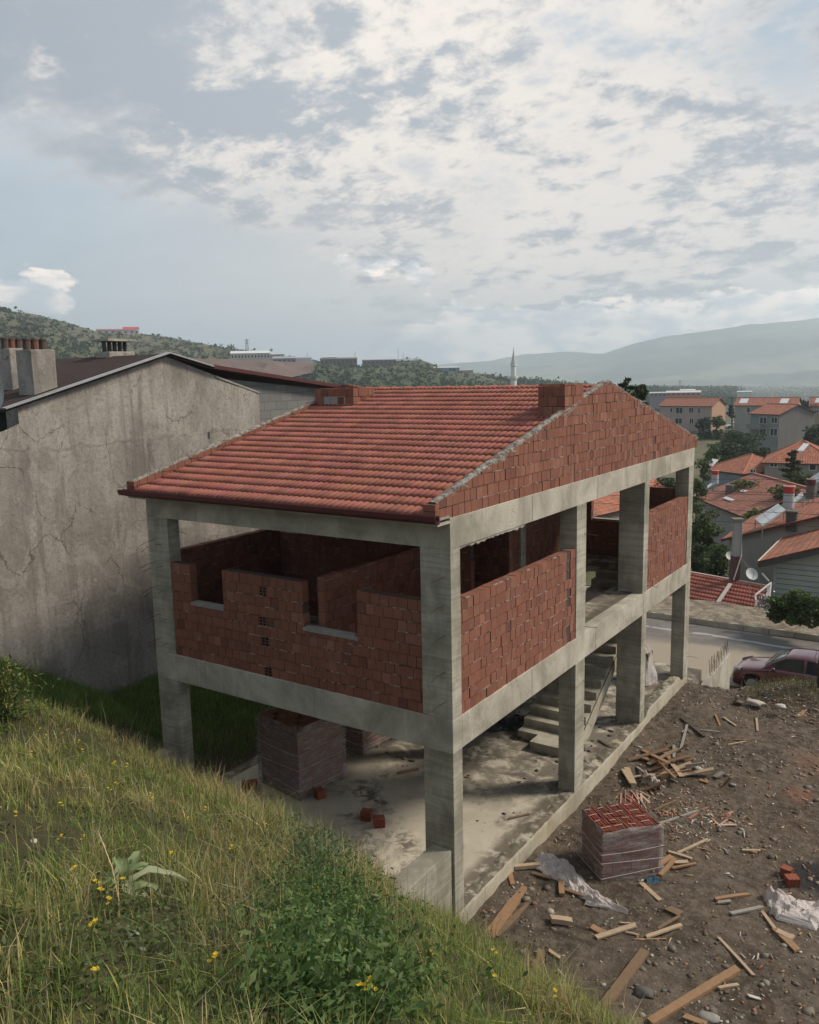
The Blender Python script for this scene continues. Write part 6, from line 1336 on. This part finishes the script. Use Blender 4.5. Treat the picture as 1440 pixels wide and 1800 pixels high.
solar('small tilted solar heater on the low irregular roof',[at(1242,818,100),at(1252,820,99),at(1262,810,101),at(1253,807,102)])
H2('house','two storey house with red hipped roof behind the fir',onz(1345,812,-1.6),onz(1475,815,-1.6),9.,5.5,2.0,'hip',(.27,.24,.21),RT2,[(1353,812,1368,821),(1422,813,1436,827)])
solar('solar heater tilted on the hipped roof behind the fir',[at(1401,793,93),at(1411,794,93),at(1422,783,95),at(1413,780,95)])
h6=H2('house','grey walled house with wide red tiled roof and two white roof lights',onz(1227,873,-2.6),onz(1311,906,-2.6),10.5,3.4,1.9,'gable',(.40,.40,.385),(.36,.15,.105),oh=.4)
_,L_,R_,e_,b_,t1,t2=h6
def onplane(px_,py_,O,n): d=ray(px_,py_); return CP+d*(((O-CP)@n)/(d@n))
nn_=np.cross(R_-L_,t1-L_); nn_/=np.linalg.norm(nn_); nn_*=np.sign(nn_[2])
for (a,b,c,d) in ((1271,876,1286,882),(1300,864,1309,866)):
    p=onplane(a,b,L_+nn_*.12,nn_); q=onplane(c,d,L_+nn_*.12,nn_); m=MB(); w_=(t1-L_)/np.linalg.norm(t1-L_)*.35; m.obox(p,q-p,w_,nn_*.05,(.6,.6,.58)); m.build('roof_light',M['paint'],h6[0])
p=onplane(1283,868,L_,nn_); m=MB(); m.box((p[0]-.3,p[1]-.3,p[2]-.3),(p[0]+.3,p[1]+.3,p[2]+.8),(.14,.13,.12)); m.build('chimney',M['render'],h6[0])
def eave(far,near,z,o,k):
    A_,B_=onz(*far,z),onz(*near,z); e=(B_-A_)/np.linalg.norm(B_-A_); b=np.array([-e[1],e[0],0.]); b*=np.sign(b[0]); return A_+e*o+b*o+[0,0,k*o],B_-e*o+b*o+[0,0,k*o]
q=eave((1328,905),(1267,951),-.75,.4,.34)
h7=H2('house','grey house with large solar collector on its red tiled roof',q[0],q[1],9.5,4.2,1.62,'gable',(.38,.34,.29),RT2,oh=.4,away=(1,0,0))
q=eave((1393,930),(1333,990),-.45,.62,.36)
h8=H2('siding_house','house with grey green horizontal siding and red tiled roof at the right edge',q[0],q[1],7.5,3.6,1.35,'gable',(.40,.43,.38),(.40,.155,.09),oh=.62,away=(1,0,0))
_,L_,R_,e_,b_,t1,t2=h8; m=MB()
for i in range(13): m.obox(R_+e_*.004-[0,0,.25+i*.26],b_*7.4,e_*.015,np.array([0,0,.025]),(.17,.18,.155))
m.build('siding_lines',M['render'],h8[0]); m=MB(); m.obox(R_+e_*.02-[0,0,3.6],b_*.14,e_*.03,np.array([0,0,3.5]),(.38,.39,.35)); m.build('corner_board',M['render'],h8[0])
m=MB(); m.beam(R_+e_*.62-b_*.62-[0,0,.34],(t2+[0,0,-.16]),.05,.22,(.07,.07,.065)); m.build('fascia',M['render'],h8[0])
m=MB(); m.beam(R_+e_*.60-b_*.62-[0,0,.13],L_-e_*.6-b_*.62-[0,0,.13],.08,.06,(.5,.45,.38)); m.build('verge_board',M['paint'],h8[0])
solar('big white solar collector propped on the red roof beside a red topped tank',[at(1341,926,50),at(1383,898,50.8),at(1369,886,52.3),at(1328,914,51.5)],tank=True)
solar('second solar collector further up the same red roof',[at(1392,890,54),at(1413,872,54.5),at(1410,867,55.5),at(1390,884,55)])
solar('pale solar collector cut by the right edge',[at(1424,842,66),at(1446,828,66),at(1452,836,65),at(1436,850,65)])
tank(1386,853,893,52,17,'grey water tank with bright red top beside the big solar collector'); tank(1257,826,850,72,11,'grey water tank with red top near the far corner column'); tank(1425,841,876,58,14,'dark topped water tank between the two solar collectors',dark=True)
m_=at(1252,862,71); p=solar('thin tilted collector beside the water tank near the far corner column',[at(1228,868,72),at(1254,848,72.5),at(1256,851,71.5),at(1231,870,71)])
# dark chimney on the solar roof
p=at(1393,908,50.5); c=thing('roof_chimney','short dark chimney stack at the foot of the red topped tank','chimney',p); m=MB(); m.box((p[0]-.25,p[1]-.25,p[2]-.8),(p[0]+.25,p[1]+.25,p[2]+.25),(.09,.085,.08)); m.build('stack',M['render'],c); m=MB(); m.box((p[0]-.32,p[1]-.32,p[2]+.25),(p[0]+.32,p[1]+.32,p[2]+.33),(.12,.11,.1)); m.build('cap',M['render'],c)
# ---- low shed with flat red tiles
a,b,c,d=onz(1195,1056,-2.05),onz(1342,1086,-2.15),onz(1352,1031,-1.35),onz(1205,1008,-1.35)
sh=thing('tiled_shed','low shed with dark red tiled roof just beyond the gravel bank','shed',(np.mean([a[0],b[0]]),a[1],-4.5))
a=onz(1120,1040,-2.05); 
U=(b-a); LU=np.linalg.norm(U); U/=LU; Vv=(c-b); LV=np.linalg.norm(Vv); Vv/=LV; N_=np.cross(U,Vv); N_*=np.sign(N_[2]); N_/=np.linalg.norm(N_)
tile_field('roof_tiles',a,U,Vv,N_,LU,LV,sh,row=.36,pit=.15,tone=(.27,.085,.06),am=.03)
m=MB(); m.beam(a+Vv*LV,b+Vv*LV,.16,.10,(.42,.33,.28)); m.beam(b,b+Vv*LV,.12,.10,(.40,.36,.33)); m.build('flashing',M['paint'],sh)
bd=np.array([-U[1],U[0],0]); bd*=np.sign(bd@(a-CP)) ; m=MB(); m.obox(a+bd*.15-[0,0,3.2],U*LU*.995,bd*(LV*.9),np.array([0,0,3.1]),(.28,.25,.22)); m.build('walls',M['render'],sh)
p0,p1=onz(1262,1062,-1.98),onz(1284,1030,-1.45); m=MB(); m.beam(p0+[0,0,.08],p1+[0,0,.1],.16,.08,(.42,.38,.34)); m.build('hip_ridge',M['paint'],sh)
# flue
fb_=at(1290,1026,43.5); fm=at(1294,977,43.5); ft_=at(1297,914,43.5); fl=thing('flue_stack','tall rendered flue stack with brown lower half rising from the tiled shed','chimney',fb_)
m=MB(); m.beam(fb_-[0,0,.5],fm,.38,.38,(.10,.055,.045),up=(CF[0],CF[1],0)); m.build('lower_shaft',M['paint'],fl); m=MB(); m.beam(fm,ft_,.33,.33,(.33,.32,.30),up=(CF[0],CF[1],0)); m.build('upper_shaft',M['render'],fl)
m=MB(); m.beam(ft_,ft_+[0,0,.08],.52,.5,(.2,.16,.13),up=(CF[0],CF[1],0)); m.build('cap',M['render'],fl); m=MB(); m.tube([ft_+CR*.15-CF*.2,fm+CR*.18-CF*.2,fb_+CR*-.1-CF*.2+[0,0,.2]],.035,6,(.55,.53,.5)); m.build('pipe',M['paint'],fl)
m=MB(); m.tube([fm+CR*.15,at(1335,1020,43)],.012,4,(.4,.4,.4)); m.build('stay_wire',M['galv'],fl)
def dish(px_,py_,D,rpx,label,az=0.):
    c=at(px_,py_,D); r=rpx*D/F; T=thing('satellite_dish',label,'dish',c-[0,0,.6]); n=-CF*.9+np.array([0,0,.55])+CR*az; n/=np.linalg.norm(n); x=np.cross(n,[0,0,1]); x/=np.linalg.norm(x); y=np.cross(x,n); G=[]
    for k in range(6):
        q=k/5; G.append([c+(x*math.cos(a)*.88+y*math.sin(a))*r*q+n*(q*q-1)*r*.0+n*q*q*r*.28 for a in np.linspace(0,2*math.pi,25)])
    m=MB(); m.grid(G,(.5,.5,.48)); m.build('reflector',M['paint'],T,smooth=True); m=MB(); m.tube([c-y*r*.9+n*.1*r,c+n*r*1.1],.015,5); m.build('feed_arm',M['galv'],T); m=MB(); m.tube([c,c-n*.15,c-n*.15-[0,0,.8]],.03,5); m.build('mast',M['galv'],T)
dish(1321,1010,41,11,'white satellite dish turned to the camera above the tiled shed'); dish(1283,978,44,8,'small satellite dish half hidden behind the flue stack')
# clutter beside the shed
cl=thing('scrap_window','broken pale window frame leaning beside the siding house','window frame',at(1345,1062,38)); m=MB(); q=[at(1328,1046,38),at(1356,1024,39),at(1352,1062,38),at(1330,1066,37.6)]
for i in range(4): m.beam(q[i],q[(i+1)%4],.06,.05,(.55,.54,.5))
m.beam(at(1340,1008,39),at(1352,1022,39),.06,.06,(.5,.5,.47)); m.build('crossbar',M['paint'],cl)
r_=np.random.default_rng(3); C=np.array([at(r_.normal(1345,8),r_.normal(1060,8),37.5) for _ in range(160)]); leaves('litter',C,.16,pal(r_,160,[(.5,.48,.44),(.3,.3,.28),(.6,.6,.58)],[1,1,1]),71,mat_='paint',lab='pale rubbish caught between shed and hedge',asp=.6)
# blossoms on the bush
C=np.array([at(r_.uniform(1225,1275),r_.uniform(955,975),46.) for _ in range(26)]); 
# a plot of houses hidden further left of the far opening
H2('house','red roofed house glimpsed through the upper openings',onz(1040,905,-1.5),onz(1190,870,-1.5),9,4,2.2,'gable',(.25,.2,.18),RT2)
# ---- power lines
for i,(ya,yb,D) in enumerate(((842,843,33),(862,868,33.5),(866,873,32.5),(878,884,33),(893,905,32),(914,926,32))):
    p=at(900,ya-18,D+6); q=at(1900,yb+30,D-4); pm=at(1330,(ya+yb)/2,D); m=MB(); pts=[]
    A3=[p,at(1160,ya-2,D+2),at(1215,ya,D+1),pm,at(1440,yb,D-1),q]; m.tube(A3,.008,4,(.1,.1,.1)); o=m.build('power_line',M['darkmetal']); off=pm; o.data.transform(Matrix.Translation(Vector(-off))); o.location=off
    tag(o,['uppermost','second from the top','third from the top','fourth from the top','second lowest','lowest'][i]+' of the thin wires crossing behind the far corner column','wire','overhead wires behind the far corner column')
# poles
for (a,b0,b1,D,lab) in ((1287,697,755,190,'thin dark pole between the two apartment blocks'),):
    p=at(a,b1,D); q=at(a,b0,D); T=thing('utility_pole',lab,'pole',p); m=MB(); m.tube([p,q],.16,6,r2=.1); m.build('pole',M['darkmetal'],T); m=MB(); m.beam(q-CR*.7-[0,0,.4],q+CR*.7-[0,0,.4],.1,.1); m.build('crossarm',M['darkmetal'],T)
# ---- far buildings
def farb(px0,px1,pyt,pyb,D,wc,rc,label,roofpx=0,name='far_building',grp=None,win=0,dep=.5,cat='building',mtop=None):
    a,b=at(px0,pyb,D),at(px1,pyb,D); zt=at((px0+px1)/2,pyt+roofpx,D)[2]; z0=min(a[2],b[2]); a[2]=b[2]=z0; e=b-a; W_=np.linalg.norm(e); e/=W_; bk=np.array([-e[1],e[0],0]); dp=min(W_*dep,30); T=thing(name,label,cat,((a[0]+b[0])/2,(a[1]+b[1])/2,z0),grp); Z=np.array([0,0,1.]); m=MB(); m.obox(a-Z*6,e*W_,bk*dp,Z*(zt-z0+6),wc); m.build('walls',M['render'],T)
    m=MB(); rh=roofpx*D/F+.3; o=.4; t1,t2=a+bk*dp/2+Z*(zt-z0+rh),b+bk*dp/2+Z*(zt-z0+rh); A_,B_=a-e*o-bk*o+Z*(zt-z0+.05),b+e*o-bk*o+Z*(zt-z0+.05); C_,D_=b+e*o+bk*(dp+o)+Z*(zt-z0+.05),a-e*o+bk*(dp+o)+Z*(zt-z0+.05); m.face([A_,B_,t2,t1],rc); m.face([C_,D_,t1,t2],rc); m.face([D_,A_,t1],wc); m.face([B_,C_,t2],wc); m.build('roof',M['paint'],T)
    if win:
        for i in range(win):
            m=MB(); w_=W_/win*.45; m.obox(a+e*(W_*(i+.3)/win)-bk*.12+Z*(zt-z0)*.35,e*w_,bk*.1,Z*(zt-z0)*.35); m.build('window',M['glass'],T)
    return T
WH=(.55,.55,.53)
farb(170,238,578,588,840,(.50,.40,.38),(.40,.10,.09),'long red roofed block on the crest of the left hill',2,win=6); farb(217,245,575,590,850,(.58,.58,.57),(.42,.07,.06),'tall white and red end block on the crest of the left hill',3,win=3)
farb(406,475,617,632,556,(.42,.40,.34),(.62,.62,.60),'long white roofed hall on the edge of the cliff',4,win=12)
farb(480,520,627,638,560,(.20,.21,.23),(.30,.31,.33),'grey factory roof right of the long white hall',3,win=5); farb(515,548,628,640,566,WH,(.30,.30,.32),'pale factory right of the grey factory',2); farb(458,500,622,630,640,(.35,.34,.33),(.45,.44,.42),'low pale hall behind the grey factory',1)
farb(563,628,629,640,650,(.12,.10,.10),(.14,.13,.13),'long dark factory left of the pine belt',2,win=9); farb(566,592,627,631,655,WH,(.55,.55,.55),'white upper part of the long dark factory',1); farb(637,697,632,641,672,(.17,.13,.13),(.20,.18,.18),'dark low factory behind the pine belt',1,win=8); farb(698,735,631,646,690,(.26,.26,.28),(.30,.30,.33),'grey hall at the right of the factories',3)
farb(755,808,645,654,670,(.20,.25,.31),(.48,.50,.52),'blue grey hall on the right shoulder of the plateau',1.5,win=2); farb(808,832,650,655,680,(.30,.28,.26),(.36,.34,.32),'small brown shed right of the blue grey hall',1)
farb(1142,1172,690,698,470,(.22,.18,.20),(.46,.46,.46),'low mauve factory beyond the pink apartment block',1,win=4); farb(1171,1232,688,696,480,(.40,.18,.15),(.55,.55,.53),'red and white factory beyond the pink apartment block',2,win=7); farb(1196,1222,685,690,492,WH,(.58,.58,.56),'white rooftop hall above the red and white factory',1)
farb(1296,1322,688,694,560,WH,(.5,.5,.5),'small white hall far behind the long apartment roof',1)
rr_=random.Random(5)
for i in range(26):
    a=rr_.uniform(1150,1436); D=rr_.uniform(1200,3300); b=rr_.uniform(684,692) if D>2000 else rr_.uniform(690,698); p,nm=hitscene(a,b)
    if p is None: continue
    D=np.linalg.norm((p-CP)[:2]); w=rr_.uniform(3,8)
    farb(a,a+w,b-rr_.uniform(1.2,2.6),b,D,(.5,.48,.46),rr_.choice(((.5,.5,.5),(.36,.18,.13),(.45,.3,.24))),'tiny pale building on the hazy plain behind the town',.6,grp='tiny buildings on the plain')
# minaret
D=480; b_=at(903,700,D); T=thing('minaret','slender pale stone minaret with balcony and pointed cone above the tiled ridge','minaret',b_); k=D/F; z=lambda py: at(903,py,D)[2]-b_[2]
m=MB(); m.lathe(b_,[(6.2*k,0),(5.8*k,z(688)),(5.3*k,z(676)),(5.2*k,z(668)),(5.0*k,z(660))],16,(.74,.69,.64)); m.build('shaft',M['render'],T); m=MB(); m.lathe(b_,[(5.0*k,z(670)),(7.0*k,z(665)),(7.2*k,z(664)),(7.2*k,z(661)),(6.9*k,z(661)),(6.9*k,z(663.5)),(4.6*k,z(664))],16,(.66,.61,.56)); m.build('balcony',M['render'],T)
m=MB(); m.lathe(b_,[(4.6*k,z(664)),(4.3*k,z(645)),(4.8*k,z(644)),(5.4*k,z(643)),(5.4*k,z(641))],16,(.74,.70,.65)); m.build('upper_shaft',M['render'],T); m=MB(); m.lathe(b_,[(5.3*k,z(641)),(3.0*k,z(632)),(.5*k,z(615)),(.35*k,z(610)),(0,z(610))],16,(.48,.47,.47)); m.build('cone',M['render'],T)
# pylons and masts
def pylon(px_,pyt,pyb,D,wpx,label):
    b_=at(px_,pyb,D); H=at(px_,pyt,D)[2]-b_[2]; w=wpx*D/F; T=thing('lattice_pylon',label,'pylon',b_); m=MB(); rr=.16*D/800
    L=lambda u,s,q: b_+CR*s*w*(1-.75*u)/2+np.array([-CR[1],CR[0],0])*q*w*(1-.75*u)/2+[0,0,H*u]
    for s in(-1,1):
        for q in(-1,1): m.tube([L(0,s,q),L(1,s,q)],rr,3)
    for i in range(5):
        u,v=i/5,(i+1)/5
        for q in(-1,1): m.tube([L(u,-1,q),L(v,1,q)],rr*.7,3); m.tube([L(u,1,q),L(v,-1,q)],rr*.7,3)
    m.build('tower',M['galv'],T); m=MB()
    for u in(.72,.86,.98): m.tube([b_+[0,0,H*u]-CR*w*.75,b_+[0,0,H*u]+CR*w*.75],rr,3)
    m.build('crossarm',M['galv'],T)
pylon(435,596,622,900,7,'lattice pylon on the crest above the long white hall'); pylon(1195,668,690,1500,5,'faint lattice pylon on the plain behind the factories')
for (a,b0,b1,D,lab) in ((700,613,636,690,'tall thin mast above the pine belt, left one of two'),(709,620,636,690,'shorter thin mast above the pine belt, right one of two'),(624,618,634,660,'thin mast above the long dark factory'),(540,620,632,600,'thin mast above the pale factory'),(806,641,652,675,'thin mast at the end of the blue grey hall')):
    p=at(a,b1,D); T=thing('antenna_mast',lab,'mast',p); m=MB(); m.tube([p,at(a,b0,D)],.22,4,(.5,.5,.5)); m.build('mast',M['galv'],T)
# ---------------------------------------------------------------- air
def hazemat():
    m=bpy.data.materials.new('haze'); m.use_nodes=True; t=NT(m.node_tree); t.N.clear(); v=t.n('ShaderNodeVolumePrincipled'); v.inputs['Color'].default_value=(.80,.90,1.,1); v.inputs['Density'].default_value=2.8e-4; v.inputs['Anisotropy'].default_value=.4; o=t.n('ShaderNodeOutputMaterial'); t.L.new(v.outputs[0],o.inputs[1]); return m
m=MB(); m.box((-6100,-2500,-75),(4300,6300,350)); hz_o=m.build('haze',hazemat()); kind(hz_o,'stuff','thin bluish air over the valley')
